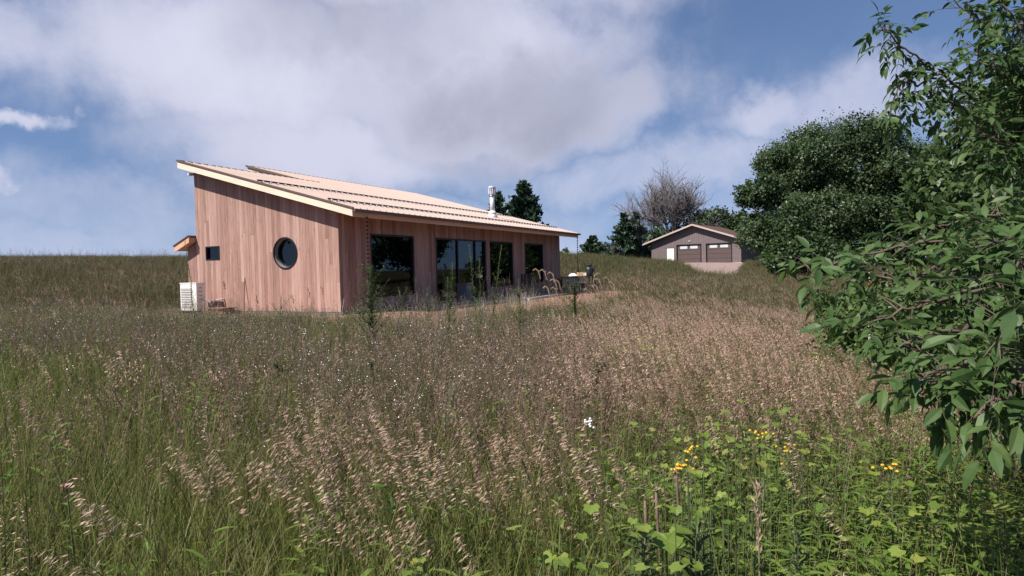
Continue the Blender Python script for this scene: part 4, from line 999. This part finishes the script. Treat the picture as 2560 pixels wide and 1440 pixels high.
# taller brome clumps whose heads stand over the grass in the foreground
cx_ = [(900, 2.6, 9), (1040, 2.45, 11), (860, 2.2, 5), (1330, 2.5, 9), (1240, 2.8, 6), (1150, 2.1, 5), (640, 2.9, 3), (330, 2.9, 3), (1560, 2.7, 4), (1900, 3.0, 4), (500, 2.2, 3)]
xy = np.concatenate([np.array(at(p_, 690, d_))[:2]+rng.normal(size=(n_, 2))*.16 for p_, d_, n_ in cx_]); P = np.c_[xy, land(xy[:, 0], xy[:, 1])]
scatter('brome_clumps', 'clumps of tall brome with large pale plumes in the foreground', [v_brome(2, .07, 40, (.95, 1.15)) for _ in range(7)], [M['bromefar'], M['bstem'], M['grass']], P, WIND+rng.normal(size=len(P))*.35, rng.uniform(.9, 1.04, len(P)))
# 3 the pink-tan brome stand running up the slope
x, y, D, PX = sample(32000, 5.5, 48, 1.25, 44)
pk = np.clip(.05+.95*sstep(1250, 1650, PX)*(1-sstep(1980, 2150, PX))*(1-.80*sstep(20, 30, D))*np.clip(.85+.75*patch(x, y, .75, 9), .10, 1)+.06*patch(x, y, .55, 9), 0, 1)*(1-.93*soil_mask(x, y))
k = open_ground(x, y) & accept(pk); P = put(x, y, k)
scatter('brome_stand', 'wind combed stand of pink tan brome running up the slope', [v_bromefar() for _ in range(8)], [M['bromefar'], M['bstem'], M['grass']], P, WIND+rng.normal(size=len(P))*.5, rng.uniform(.7, 1.0, len(P))*np.clip(1-.006*D[k], .6, 1), nominal=.98)
# 4 fleabane: white flowered weeds left and middle
x, y, D, PX = sample(9000, 3.2, 19, 1.1)
pk = np.clip(.75-.8*sstep(1150, 1600, PX)+.45*patch(x, y, .7, 20), 0.0, 1)*sstep(3.2, 6, D)*(1-.55*soil_mask(x, y))
k = open_ground(x, y) & accept(pk); P = put(x, y, k)
scatter('fleabane', 'fleabane weeds with many small white flowers and buds', [v_fleabane(2, w_) for w_ in (.20, .08, .03, .13, .24, .02)], [M['weedstem'], M['petal'], M['brown'], M['grass']], P, rng.uniform(0, 6.28, len(P)), rng.uniform(.65, 1.0, len(P))*(1-.35*soil_mask(P[:, 0], P[:, 1])), nominal=.95)
# 5 dry reddish brown weeds in the middle
x, y, D, PX = sample(7000, 3.0, 15, 1.0)
pk = np.clip(.65*sstep(100, 500, PX)*(1-sstep(1300, 1700, PX))+.4*patch(x, y, .8, 33), 0, 1)*sstep(3, 4.6, D)*(1-.8*sstep(9, 14, D))*(1-.85*soil_mask(x, y))
k = open_ground(x, y) & accept(pk); P = put(x, y, k)
scatter('dry_weeds', 'dry reddish brown weed stalks', [v_brown() for _ in range(6)], [M['brown'], M['weedstem']], P, rng.uniform(0, 6.28, len(P)), rng.uniform(.8, 1.15, len(P)), nominal=.85)
# 6 leafy herbs, thick at the lower right
x, y, D, PX = sample(14000, 1.15, 20, 1.3)
pk = np.clip(.03+.98*sstep(1420, 1800, PX)*(1-sstep(4.5, 7, D))+.95*sstep(1930, 2120, PX)+.12*patch(x, y, 1., 41), 0, 1)*(1-.9*soil_mask(x, y))
k = open_ground(x, y) & accept(pk); P = put(x, y, k)
scatter('leafy_herbs', 'bright green leafy herbs thick at the lower right', [v_herb() for _ in range(5)]+[v_herb(3, .1, (.3, .55), 12, (.05, .08), .3) for _ in range(3)], [M['leafy'], M['weedstem']], P, rng.uniform(0, 6.28, len(P)), rng.uniform(.7, 1.15, len(P)), nominal=.6)
x, y, D, PX = sample(3600, 1.3, 9, 1.3)
pk = np.clip(.0+.75*sstep(1400, 1750, PX)*np.clip(patch(x, y, 1.6, 12)+.25, 0, 1), 0, 1)
k = open_ground(x, y) & accept(pk) & (soil_mask(x, y) < .1); P = put(x, y, k); P[:, 2] += rng.uniform(.22, .52, len(P))
scatter('wild_vine', 'yellow green lobed vine leaves tangled in the grass', [v_vine() for _ in range(6)], [M['vine']], P, rng.uniform(0, 6.28, len(P)), rng.uniform(.8, 1.3, len(P)))
# weeds creeping over the soil up to the walls and the patio
n_ = 1200; x = np.r_[rng.uniform(-3.2, 9.5, n_), rng.uniform(-3.3, -1.1, 420)]; y = np.r_[rng.uniform(-6.4, -2.55, n_), rng.uniform(-3.5, 4.6, 420)]
k = open_ground(x, y) & accept(np.clip(.35+.9*patch(x, y, 1.1, 50), 0, 1)); P = put(x, y, k); tall = np.where(P[:, 0] < -1.0, rng.uniform(.22, .6, len(P)), rng.uniform(.3, .75, len(P)))*np.where(rng.random(len(P)) < .14, 1.6, 1.0)
scatter('dooryard_weeds', 'mixed weeds creeping over the bare soil up to the house', [v_fleabane(3, w_, .16) for w_ in (.2, .06, .12)]+[v_herb(3, .15, (.5, .9), 18, (.05, .09), .18) for _ in range(2)]+[v_tuft(14, (.4, .9), .007, .14) for _ in range(2)], [M['weedstem'], M['petal'], M['brown'], M['grass']], P, rng.uniform(0, 6.28, len(P)), tall)
# 7 tall thin stalks feathering the crest of the hill
x, y, D, PX = sample(2600, 22, 52, .6, 44)
k = open_ground(x, y) & accept(np.where(PX < 600, .9, .25)); P = put(x, y, k)
scatter('hill_stalks', 'thin seed stalks feathering the crest of the hill', [v_brown(4, .3) for _ in range(5)], [M['brown'], M['weedstem']], P, rng.uniform(0, 6.28, len(P)), rng.uniform(.9, 1.6, len(P)))
# 8 shorter grass of the hill
def v_far(n=22, h=(.25, .6), w=.016, sp=.3): return v_tuft(n, h, w, sp, (.1, .6), 2)
x, y, D, PX = sample(52000, 12, 105, 1.0, 46)
k = open_ground(x, y) & accept(np.clip(1-1.1*soil_mask(x, y), .02, 1)); P = put(x, y, k); D_ = D[k]
scatter('hill_grass', 'olive and brown grass covering the hill', [v_far() for _ in range(6)]+[v_far(14, (.4, .8), .014, .2) for _ in range(2)], [M['fargrass']], P, rng.uniform(0, 6.28, len(P)), rng.uniform(.65, 1.05, len(P))*np.clip(.8+D_*.007, .8, 1.35), nominal=.55)
#MARK-PLANTS2
# ------------------------------------------------------------------ the ash bough overhanging from the right
M['ash'] = foliage('ash_leaflets', [(.040, .085, .026), (.068, .125, .036), (.105, .165, .050), (.20, .245, .085)], .38, .48, .25, .32, 3.0)
def leaflet_template():
    o = MB(); leaf(o, (0, 0, 0), (1, 0, 0), 1.0, .42, .5, 0, .20, .17)
    return np.array(o.v), o.f
LT_V, LT_F = leaflet_template()
def ash_tree():
    tb = at(3010, 690, 4.7); bx, by = float(tb[0]), float(tb[1]); bz = gz(bx, by)
    root = tag(empty('ash_tree', (bx, by, bz)), 'ash tree overhanging from the right edge with long boughs of glossy leaflets', 'tree')
    org = np.array([bx, by, bz]); o = MB()
    o.tube([(0, 0, -.3), (.03, .02, 1.2), (-.04, .05, 2.6), (.05, 0, 4.2), (0, .05, 6.0)], [.19, .16, .13, .09, .04], 10); o.build('trunk', M['bark'], root, True)
    B = [([(2620,380,4.6),(2480,270,4.4),(2360,190,4.2),(2260,120,4.1),(2195,60,4.1)], 1.0, .22), ([(2620,400,4.6),(2450,300,4.3),(2330,230,4.2),(2255,205,4.1),(2222,300,4.1)], .9, .16),
         ([(2700,300,4.8),(2560,140,4.7),(2450,60,4.6),(2370,-20,4.6)], 1.3, .30), ([(2750,250,4.8),(2620,60,4.6),(2500,-60,4.6)], 1.4, .32), ([(2750,420,4.6),(2600,280,4.4),(2500,180,4.3),(2420,110,4.3)], 1.5, .32),
         ([(2800,480,4.6),(2620,420,4.2),(2520,370,4.0),(2430,300,4.0)], 1.2, .28), ([(2800,300,4.4),(2650,200,4.2),(2560,80,4.2),(2480,-20,4.2)], 1.6, .32), ([(2800,500,4.4),(2660,440,4.2),(2560,410,4.0),(2490,380,3.9)], 1.2, .28),
         ([(2700,200,5.2),(2580,250,5.0),(2480,300,4.9),(2420,260,4.9)], 1.5, .34), ([(2760,100,5.2),(2600,130,5.0),(2500,60,4.9)], 1.6, .34), ([(2760,380,5.2),(2600,340,5.0),(2520,250,4.9)], 1.5, .34),
         ([(2900,700,4.0),(2620,600,3.4),(2400,600,3.2),(2210,625,3.1),(2080,655,3.0),(2020,690,3.0)], 1.1, .22), ([(2900,720,3.6),(2620,650,3.1),(2420,660,2.9),(2290,690,2.8),(2190,690,2.8)], 1.4, .28),
         ([(2900,760,3.2),(2600,720,2.8),(2400,740,2.6),(2270,770,2.5),(2180,805,2.5)], 1.4, .26), ([(2900,800,2.9),(2600,800,2.5),(2420,820,2.4),(2310,845,2.3),(2240,870,2.3)], 1.5, .24),
         ([(2900,850,2.6),(2600,880,2.2),(2450,910,2.1),(2350,940,2.1),(2280,960,2.1)], 1.5, .22), ([(2900,900,2.3),(2650,930,1.95),(2550,970,1.9),(2480,1010,1.9),(2430,1040,1.9)], 1.2, .18),
         ([(2900,640,3.8),(2620,540,3.5),(2470,540,3.4),(2370,560,3.4),(2300,580,3.4)], 1.2, .26), ([(2900,760,2.4),(2700,760,2.1),(2580,800,2.0),(2500,850,2.0)], 1.3, .22),
         ([(2900,680,3.0),(2700,640,2.7),(2560,660,2.6),(2440,720,2.5)], 1.5, .28), ([(2900,560,3.2),(2700,560,3.0),(2560,590,2.9),(2420,620,2.8)], 1.5, .28)]
    bases, dirs, lens = [], [], []
    for ctrl, dens, tl in B:
        q = [np.array(at(*c)) for c in ctrl]; tz = min(5.5, max(.9, q[0][2]-bz-.35)); q = [np.array([bx, by, bz+tz])]+q
        S = []
        for i in range(len(q)-1):
            p0, p1, p2, p3 = q[max(i-1, 0)], q[i], q[i+1], q[min(i+2, len(q)-1)]
            for t_ in np.linspace(0, 1, 7)[:-1]: S.append(.5*((2*p1)+(-p0+p2)*t_+(2*p0-5*p1+4*p2-p3)*t_*t_+(-p0+3*p1-3*p2+p3)*t_**3))
        S.append(q[-1]); S = np.array(S); S[1:-1] += rng.normal(size=(len(S)-2, 3))*.012
        o = MB(); o.tube(S-org, np.linspace(.015, .003, len(S)), 6)
        acc = np.r_[0, np.cumsum(np.linalg.norm(np.diff(S, axis=0), axis=1))]; pos = acc[6]*.7
        while pos < acc[-1]+.001:
            j = min(len(S)-2, int(np.searchsorted(acc, pos))-1); j = max(j, 0); c = S[j]+(S[j+1]-S[j])*(pos-acc[j])/max(1e-6, acc[j+1]-acc[j]); bd = S[j+1]-S[j]; bd /= np.linalg.norm(bd)
            rem = (acc[-1]-pos)/acc[-1]; step = U(.05, .085)/dens/1.25
            td = bd*U(.3, 1.0)+rng.normal(size=3)*.75+np.array([0, 0, U(-.35, .45)]); td /= np.linalg.norm(td); tlen = tl*U(.25, 1.0)*(.45+.8*min(1, rem*2))
            e = c+td*tlen+np.array([0, 0, -.12*tlen]); o.tube([c-org, (c+e)/2-org+np.array([0, 0, .03*tlen]), e-org], [.004, .003, .0015], 4, cap=False)
            nl = max(1, int(tlen/.085))
            for m_ in range(nl+1):
                f = (m_+.3)/(nl+.3); n0 = c+(e-c)*min(f, 1)
                ld = td*U(.1, .9)+rng.normal(size=3)*.8+np.array([0, 0, U(-.7, .15)]); ld /= np.linalg.norm(ld); rl = U(.10, .19)
                prs = random.choice((2, 3, 3)); sd = np.cross(ld, (0, 0, 1)); sd /= np.linalg.norm(sd)+1e-9
                o.tube([n0-org, n0+ld*rl+np.array([0, 0, -.15*rl])-org], [.0014, .0009], 3, cap=False)
                for h_ in range(prs):
                    g_ = (h_+1)/(prs+.6); bp = n0+ld*rl*g_+np.array([0, 0, -.15*rl*g_*g_])
                    for sg in (-1, 1):
                        bases.append(bp); dirs.append(ld*.55+sd*sg*.85+np.array([0, 0, U(-.75, .05)])+rng.normal(size=3)*.16); lens.append(U(.04, .088))
                bases.append(n0+ld*rl+np.array([0, 0, -.15*rl])); dirs.append(ld+np.array([0, 0, U(-.7, 0)])+rng.normal(size=3)*.15); lens.append(U(.065, .10))
            pos += step
        o.build('bough', M['bark'], root, True)
    bases = np.array(bases); dirs = np.array(dirs); dirs /= np.linalg.norm(dirs, axis=1, keepdims=True); lens = np.array(lens); N = len(bases)
    sd = np.cross(dirs, (0, 0, 1.)); sd /= np.linalg.norm(sd, axis=1, keepdims=True)+1e-9; nn = np.cross(sd, dirs); roll = rng.normal(size=N)*.6
    s2 = sd*np.cos(roll)[:, None]+nn*np.sin(roll)[:, None]; n2 = np.cross(s2, dirs)
    # the leaflets that show largest are pieces of their own, the rest one mass
    v = bases-CAM; D = v@FW; px = 1280+FPX*(v@RT)/D; py = 720-FPX*(v@UP)/D
    size = np.where((px > 0) & (px < 2560) & (py > 0) & (py < 1440) & (D > .5), lens/np.maximum(D, .5), 0); order = np.argsort(-size); big = order[:300]; rest = order[300:]
    tv = LT_V
    V = bases[rest][:, None]+lens[rest][:, None, None]*(tv[None, :, 0:1]*dirs[rest][:, None]+tv[None, :, 1:2]*(-s2[rest][:, None])+tv[None, :, 2:3]*n2[rest][:, None])-org
    f = link('foliage', quad_mesh('foliage', V, M['ash'], None, len(tv), LT_F), root); f['kind'] = 'stuff'
    tmpl = []
    for k_ in range(4):
        o = MB(); o.add(LT_V*np.array([1, U(.85, 1.2), U(.8, 1.5)]), LT_F, U(.1, .9)); tmpl.append(o.mesh('leaf', M['ash']))
    for i in big:
        lf = link('leaf', tmpl[int(i) % 4], root); Mx = np.eye(4); Mx[:3, 0] = dirs[i]*lens[i]; Mx[:3, 1] = -s2[i]*lens[i]; Mx[:3, 2] = n2[i]*lens[i]; Mx[:3, 3] = bases[i]-org
        lf.matrix_local = Matrix(Mx.tolist())
    return N
n_leaf = ash_tree()

# ------------------------------------------------------------------ weeds one can tell apart
M['horse'] = foliage('horseweed_leaves', [(.050, .080, .026), (.085, .125, .040), (.13, .165, .060)], .35, .5, .1, .3)
M['hstem'] = plain('green_weed_stem', (.09, .11, .045), .7, var=.2); M['drystem'] = plain('dry_stem', (.26, .18, .12), .8, var=.25); M['redstem'] = plain('red_brown_stem', (.12, .045, .035), .7, var=.2)
M['straw'] = foliage('straw', [(.34, .25, .17), (.46, .35, .25), (.58, .46, .34)], .3, .6, .05, .25)
M['stub'] = plain('old_brown_stub', (.17, .115, .085), .9, var=.3, nscale=60)
def base_at(px, d): g = ground_at(px, d); return np.array(g)
def tall_weed(name, label, px, ytop, d, width, nleaf, ll, lean=0., branches=0, cat='weed', mat_='horse', group='tall weeds standing before the house', lw=.16, up=.5, f0=.12):
    g = base_at(px-lean, d); top = np.array(at(px, ytop, d)); root = tag(empty(name, tuple(g)), label, cat, group)
    e = top-g; q = [e*np.array([f**1.6, f**1.6, f])+np.array([U(-.01, .01), U(-.01, .01), 0]) for f in np.linspace(0, 1, 9)]; q[0] = q[0]-np.array([0, 0, .05])
    st = MB(); st.tube(q, np.linspace(.007, .0022, 9), 5); lv = MB(); w = width/FPX*d
    def along(f): k_ = min(7, int(f*8)); return q[k_]*(1-(f*8-k_))+q[k_+1]*(f*8-k_)
    nleaf = int(nleaf*2.6); lw *= 1.15; ll *= 1.1; branches = int(branches*1.5)
    for j in range(branches):
        f = U(.35, .92); c = along(f); a = U(0, 6.3); l = w*U(.5, 1.0)*(1.15-f*.5); b1 = c+np.array([math.cos(a)*l*.8, math.sin(a)*l*.8, l*1.0]); st.tube([c, b1], [.003, .0012], 4, cap=False)
        for i in range(max(4, nleaf//max(1, branches))):
            f2 = U(.15, 1); a2 = U(0, 6.3); leaf(lv, c+(b1-c)*f2, (math.cos(a2), math.sin(a2), U(.1, 1.2)), ll*U(.4, .8), ll*lw*.7, random.random())
    for j in range(nleaf):
        f = f0+(1-f0)*j/nleaf; a = j*2.4+U(-.5, .5); l = ll*U(.7, 1.2)*(1-.45*f); leaf(lv, along(f), (math.cos(a), math.sin(a), U(.1, .5)+up), l, l*lw*U(.8, 1.3), random.random())
    st.build('stem', M['hstem'], root, True); lv.build('foliage', M[mat_], root)['kind'] = 'stuff'
    return root
tall_weed('horseweed', 'tall bushy green weed before the near corner of the shaded wall', 925, 668, 9.0, 85, 170, .13, branches=34, lw=.15)
tall_weed('goldenrod', 'plume shaped weed with drooping tip before the left leaf of the sliding door', 1132, 656, 10.0, 30, 90, .10, lean=18, branches=0, lw=.15, up=.2, f0=.35)
tall_weed('goldenrod', 'shorter pale green weed left of the plume shaped one', 1118, 692, 9.6, 36, 70, .11, branches=4, lw=.13, up=.1, f0=.3)
tall_weed('horseweed', 'tallest thin weed reaching up before the sliding door', 1172, 612, 9.5, 34, 62, .085, lean=-22, branches=5, lw=.13)
tall_weed('horseweed', 'open branched weed just left of the cedar post', 1200, 645, 9.2, 44, 56, .09, lean=6, branches=7, lw=.13)
tall_weed('horseweed', 'thin weed leaning right before the window beside the cedar post', 1254, 612, 9.4, 32, 58, .085, lean=34, branches=5, lw=.13)
tall_weed('horseweed', 'short leafy weed standing before the dark patio chair', 1296, 698, 8.4, 40, 64, .08, branches=6, lw=.18)
tall_weed('wild_lettuce', 'tall dark single stemmed weed crossing the heat pump', 464, 602, 7.5, 22, 56, .075, lean=-26, branches=0, lw=.13, up=.6, f0=.15, mat_='ash')
tall_weed('goldenrod', 'spindly weed silhouetted low against the gable boards', 905, 750, 8.0, 30, 40, .07, branches=5)
tall_weed('dock_plant', 'greenish weed tuft before the round window wall', 700, 735, 8.6, 60, 40, .07, branches=10, mat_='weedstem')
tall_weed('goldenrod', 'lone green goldenrod rising in the middle of the brome', 1490, 905, 6.0, 46, 70, .11, branches=2, lw=.2)
tall_weed('goldenrod', 'yellow green weed clump left of the tall bushy weed root', 690, 905, 6.5, 40, 60, .08, branches=6)
tall_weed('goldenrod', 'green weed in the brown stalks below the tall bushy weed', 930, 905, 6.0, 44, 60, .09, branches=4, lw=.18)
tall_weed('horseweed', 'grey green weed rising at the foot of the first front window', 1000, 728, 11.5, 50, 60, .08, branches=12, lw=.14)
tall_weed('horseweed', 'wispy weed overlapping the cedar strip left of the sliding door', 1068, 722, 12.0, 44, 56, .08, branches=10, lw=.14)
tall_weed('lambsquarters', 'low round green shrub before the black cooking bench', 1436, 708, 15.5, 60, 120, .10, branches=24, lw=.35, f0=.02)
tall_weed('goldenrod', 'large goldenrod top with long lance leaves at the bottom right of centre', 1745, 1318, 1.95, 90, 46, .12, branches=0, lw=.17, up=.45, f0=.3, group='goldenrod tops near the camera')
tall_weed('goldenrod', 'goldenrod top with spreading leaves left of the large one', 1605, 1345, 1.9, 90, 40, .12, branches=0, lw=.17, up=.3, f0=.3, group='goldenrod tops near the camera')
tall_weed('goldenrod', 'slim goldenrod top right of the tan reed spike', 1990, 1330, 2.2, 70, 36, .10, branches=0, lw=.17, up=.4, f0=.3, group='goldenrod tops near the camera')

def foxtail(label, px, ytop, d, heads):
    g = base_at(px, d); root = tag(empty('foxtail_grass', tuple(g)), label, 'grass', 'nodding foxtails before the house')
    for (dx, dy, sg) in heads:
        t_ = np.array(at(px+dx, ytop+dy, d))-g; o = MB(); s3 = np.array([RT[0], RT[1], 0])*sg; k_ = d/FPX
        bs = np.array([t_[0]*.85+U(-.05, .05), t_[1]*.85+U(-.05, .05), -.05]); q = [bs, bs*.5+t_*.5, t_]; o.tube(q, [.0016, .0014, .0012], 4); o.build('stem', M['hstem'], root)
        pth = [t_, t_+s3*6*k_+np.array([0, 0, 4*k_]), t_+s3*13*k_+np.array([0, 0, -2*k_]), t_+s3*18*k_+np.array([0, 0, -22*k_])]; h = MB()
        for i in range(90):
            f = U(0, 2.99); j = int(f); c = pth[j]*(1-(f-j))+pth[j+1]*(f-j); diamond(h, c+rng.normal(size=3)*.005, rng.normal(size=3)+np.array([0, 0, -.3]), .016, .0028, random.random())
        h.tube(pth, [.003, .006, .007, .003], 6); h.build('seed_head', M['straw'], root)
foxtail('cluster of pale foxtails nodding before the last front window', 1345, 680, 9.0, [(-12, -4, 1), (4, -2, 1), (24, 4, 1), (30, 22, 1), (12, 40, 1), (32, 42, 1)])
foxtail('single pale foxtail before the far corner board of the house', 1384, 704, 9.0, [(0, 0, 1)])
foxtail('pale foxtails standing right of the black cooking bench', 1486, 700, 10.0, [(0, 0, 1), (14, -14, -1), (22, -4, 1), (34, 8, 1), (-6, 16, 1)])

def bent_stalk():
    d = 11.; g = base_at(600, d); o = MB(); a = np.array(at(612, 694, d))-g; b = np.array(at(626, 790, d))-g
    root = tag(empty('broken_stalk', tuple(g)), 'red brown stalk snapped into an upside down V before the gable', 'stalk')
    o.tube([(0, 0, -.05), a*.5, a], .0055, 5); o.build('stem', M['redstem'], root); o = MB(); o.tube([a, (a+b)/2, b], [.0055, .005, .003], 5); o.build('broken_top', M['redstem'], root)
bent_stalk()
def dry_spike(name, label, px, ytop, d, lean, headlen, mat_='straw', n=40, w=.007, ln=.03):
    g = base_at(px-lean, d); root = tag(empty(name, tuple(g)), label, 'grass'); e = np.array(at(px, ytop, d))-g
    q = [e*np.array([f**1.8, f**1.8, f]) for f in np.linspace(0, 1, 8)]; q[0][2] -= .05; o = MB(); o.tube(q, np.linspace(.003, .0015, 8), 5); o.build('stem', M['drystem'], root)
    h = MB(); ax = (q[-1]-q[-2]); ax /= np.linalg.norm(ax)
    for i in range(n): f = random.random(); diamond(h, q[-1]-ax*headlen*f+rng.normal(size=3)*.004, ax*1.2+rng.normal(size=3)*.45, ln*U(.7, 1.2), w, random.random())
    h.build('seed_head', M[mat_], root)
dry_spike('reed_grass', 'tall tan reed spike at the bottom right of centre', 1893, 1212, 2.0, 0, .22, n=70)
for i, (px, yt, d, ln, lb) in enumerate(((730, 738, 9, -20, 'dark leaning stalk low on the gable left of the round window'), (770, 722, 9, -26, 'dark stalk crossing below the round window'), (805, 718, 9.2, -14, 'dark thin stalk before the right part of the gable'), (560, 705, 9, -18, 'thin dark stalk before the gable just right of the heat pump'), (640, 740, 9, -20, 'short dark stalk right of the snapped stalk'))):
    dry_spike('dead_stalk', lb, px, yt, d, ln, .12, 'brown', 26, .008, .03)
def dry_leaf():
    d = 8.5; g = base_at(1040, d); root = tag(empty('dry_grass_stalk', tuple(g)), 'bleached stalk with two pale curled leaves before the first front window', 'grass')
    t_ = np.array(at(1041, 708, d))-g; o = MB(); o.tube([(0, 0, -.05), t_*.5, t_*.93], [.003, .0025, .002], 5); o.build('stem', M['drystem'], root)
    o = MB(); s3 = np.array([RT[0], RT[1], 0]); leaf(o, t_*.8, s3*.12+np.array([0, 0, 1.]), .17, .035, .9, 0, 0); leaf(o, t_*.84, s3*.9+np.array([0, 0, -.9]), .15, .025, .9, 0, .2); o.build('leaf', M['straw'], root)
dry_leaf()
for i, (px, yt, d, lb) in enumerate(((1690, 1165, 2.6, 'upper of three old brown stub stalks in the grass'), (1640, 1232, 2.3, 'thick old brown stub stalk beside the vine leaves'), (1612, 1252, 2.25, 'leftmost old brown stub stalk in the grass'))):
    g = base_at(px+14, d); e = np.array(at(px, yt, d))-g; o = MB(); o.tube([(0, 0, -.05), e*.55, e*.80, e*.82, e*.93, e], [.0025, .0025, .003, .0055, .006, .004], 7)
    ob = tag(o.build('stub_stalk', M['stub'], smooth=True), lb, 'stalk', 'old brown stubs'); ob.location = tuple(g)

def flower_cluster(name, label, px, py, d, mat_, n=16, r=.045, fr=.008, cat='flower', group=None):
    g = base_at(px, d); c = np.array(at(px, py, d))-g; root = tag(empty(name, tuple(g)), label, cat, group); st = MB(); fl = MB(); lv = MB()
    st.tube([(0, 0, -.05), c*.5, c-np.array([0, 0, .05])], [.004, .0035, .003], 5)
    for i in range(n):
        p = c+rng.normal(size=3)*np.array([r, r, r*.45]); st.tube([c-np.array([0, 0, .05]), p], [.0012, .001], 3, cap=False); fl.lathe([(fr*.8, -.003), (fr, 0), (fr*.7, .004), (0, .005)], 7, c=tuple(p))
    for i in range(14):
        f = U(.3, .95); a = U(0, 6.3); leaf(lv, c*f, (math.cos(a), math.sin(a), .3), .06, .016, random.random())
    st.build('stem', M['hstem'], root); fl.build('flower_head', mat_ if not isinstance(mat_, str) else M[mat_], root)['kind'] = 'stuff'; lv.build('foliage', M['leafy'], root)['kind'] = 'stuff'
GT = 'yellow tansy in the grass'
flower_cluster('tansy', 'brightest cluster of yellow tansy buttons right of centre', 1702, 1165, 2.6, 'yellow', 14, .024, .0075, group=GT)
flower_cluster('tansy', 'small yellow tansy just above the brightest cluster', 1725, 1130, 2.7, 'yellow', 10, .022, .0065, group=GT)
flower_cluster('tansy', 'yellow tansy beside pale brome heads farther right', 1897, 1083, 3.0, 'yellow', 10, .026, .0065, group=GT)
flower_cluster('tansy', 'small tansy low between the tansy and the ash bough', 1968, 1124, 3.0, 'yellow', 10, .03, .006, group=GT)
flower_cluster('tansy', 'yellow tansy nearest the ash bough at the lower right', 2230, 1170, 2.8, 'yellow', 12, .026, .008, group=GT)
flower_cluster('yarrow', 'white yarrow head near the middle of the meadow', 1474, 1056, 3.0, 'petal', 12, .018, .0055)
flower_cluster('clover', 'small pink clover head at the left in the green grass', 168, 1215, 2.6, plain('pink_clover', (.42, .20, .21), .8), 9, .010, .006)

def vine_plant(label, spots, d0, size):
    g = base_at(spots[0][0], d0); root = tag(empty('grape_vine', tuple(g)), label, 'vine', 'lobed vine leaves low in the grass')
    st = MB(); pv = np.array([0, 0, -.05])
    for (px, py, sc_) in spots:
        d = d0*U(.94, 1.06); c = np.array(at(px, py, d))-g; a = U(0, 6.3)
        st.tube([np.array([c[0]*.8, c[1]*.8, -.03]), c*np.array([.95, .95, .6]), c], [.0022, .0018, .0014], 4, cap=False)
        o = MB(); back = -FW*U(.1, .8)+np.array([math.cos(a), math.sin(a), 0])*.9+np.array([0, 0, U(-.9, -.1)]); lobed(o, (0, 0, 0), back, size*sc_, random.random(), 0, px); lf = o.build('leaf', M['vine'], root); lf.location = tuple(c)
    st.build('stem', M['hstem'], root)
def cloud_of(px, py, sx, sy, n, lo=.7, hi=1.25): return [(float(px+rng.normal()*sx), float(py+rng.normal()*sy), U(lo, hi)) for _ in range(n)]
vine_plant('dense yellow green vine with lobed leaves right of centre near the bottom', [(1750, 1190, 1)]+cloud_of(1770, 1230, 80, 65, 48), 2.2, .026)
vine_plant('vine leaves below the dense vine, beside the goldenrod tops', [(1620, 1310, 1)]+cloud_of(1700, 1310, 95, 35, 22, .7, 1.4), 2.0, .028)
vine_plant('few vine leaves at the bottom edge left of centre', [(1010, 1400, 1)]+cloud_of(1010, 1400, 30, 18, 6, .7, 1.2), 1.95, .026)
vine_plant('single pair of bright vine leaves below the white yarrow', [(1457, 1083, 1.1), (1492, 1075, .8)], 2.9, .045)
vine_plant('vine leaves at the bottom edge right of centre', [(1400, 1400, 1.2)]+cloud_of(1410, 1395, 35, 25, 5, .7, 1.2), 1.9, .03)
vine_plant('pale vine leaves scattered right under the tansy farther right', [(1900, 1110, 1)]+cloud_of(1960, 1110, 110, 50, 26, .6, 1.1), 3.0, .03)
o = MB(); lobed(o, (0, 0, 0), -FW*.9+np.array([.2, .1, -.25]), .075, .6, 0, 1); lobed(o, (.03, -.05, -.03), np.array([-.3, .7, -.15]), .07, .8, 0, 2); lobed(o, (.02, -.02, .01), np.array([.3, -.9, -.1]), .06, .7, 0, 3)
gb_ = base_at(1665, 1.95); o.tube([(0, 0, 0), gb_-np.array(at(1665, 1335, 1.95))], [.003, .004], 5, 0, .3)
ob = tag(o.build('burdock', M['leafy']), 'large green lobed leaves between the two goldenrod tops', 'plant'); ob.location = tuple(at(1665, 1335, 1.95))

# white marker post half hidden by the ash bough
g = base_at(2172, 13); zt = float(at(2172, 680, 13)[2])-g[2]
r = tag(empty('marker_post', tuple(g)), 'slim white marker post with a red band behind the ash leaves', 'post')
o = MB(); o.tube([(0, 0, -.1), (0, 0, zt)], .022, 8); o.build('pole', M['white'], r)
o = MB(); o.lathe([(.026, 0), (.026, .1)], 8, c=(0, 0, zt-.28)); o.build('band', plain('red_paint', (.35, .03, .02), .5), r)
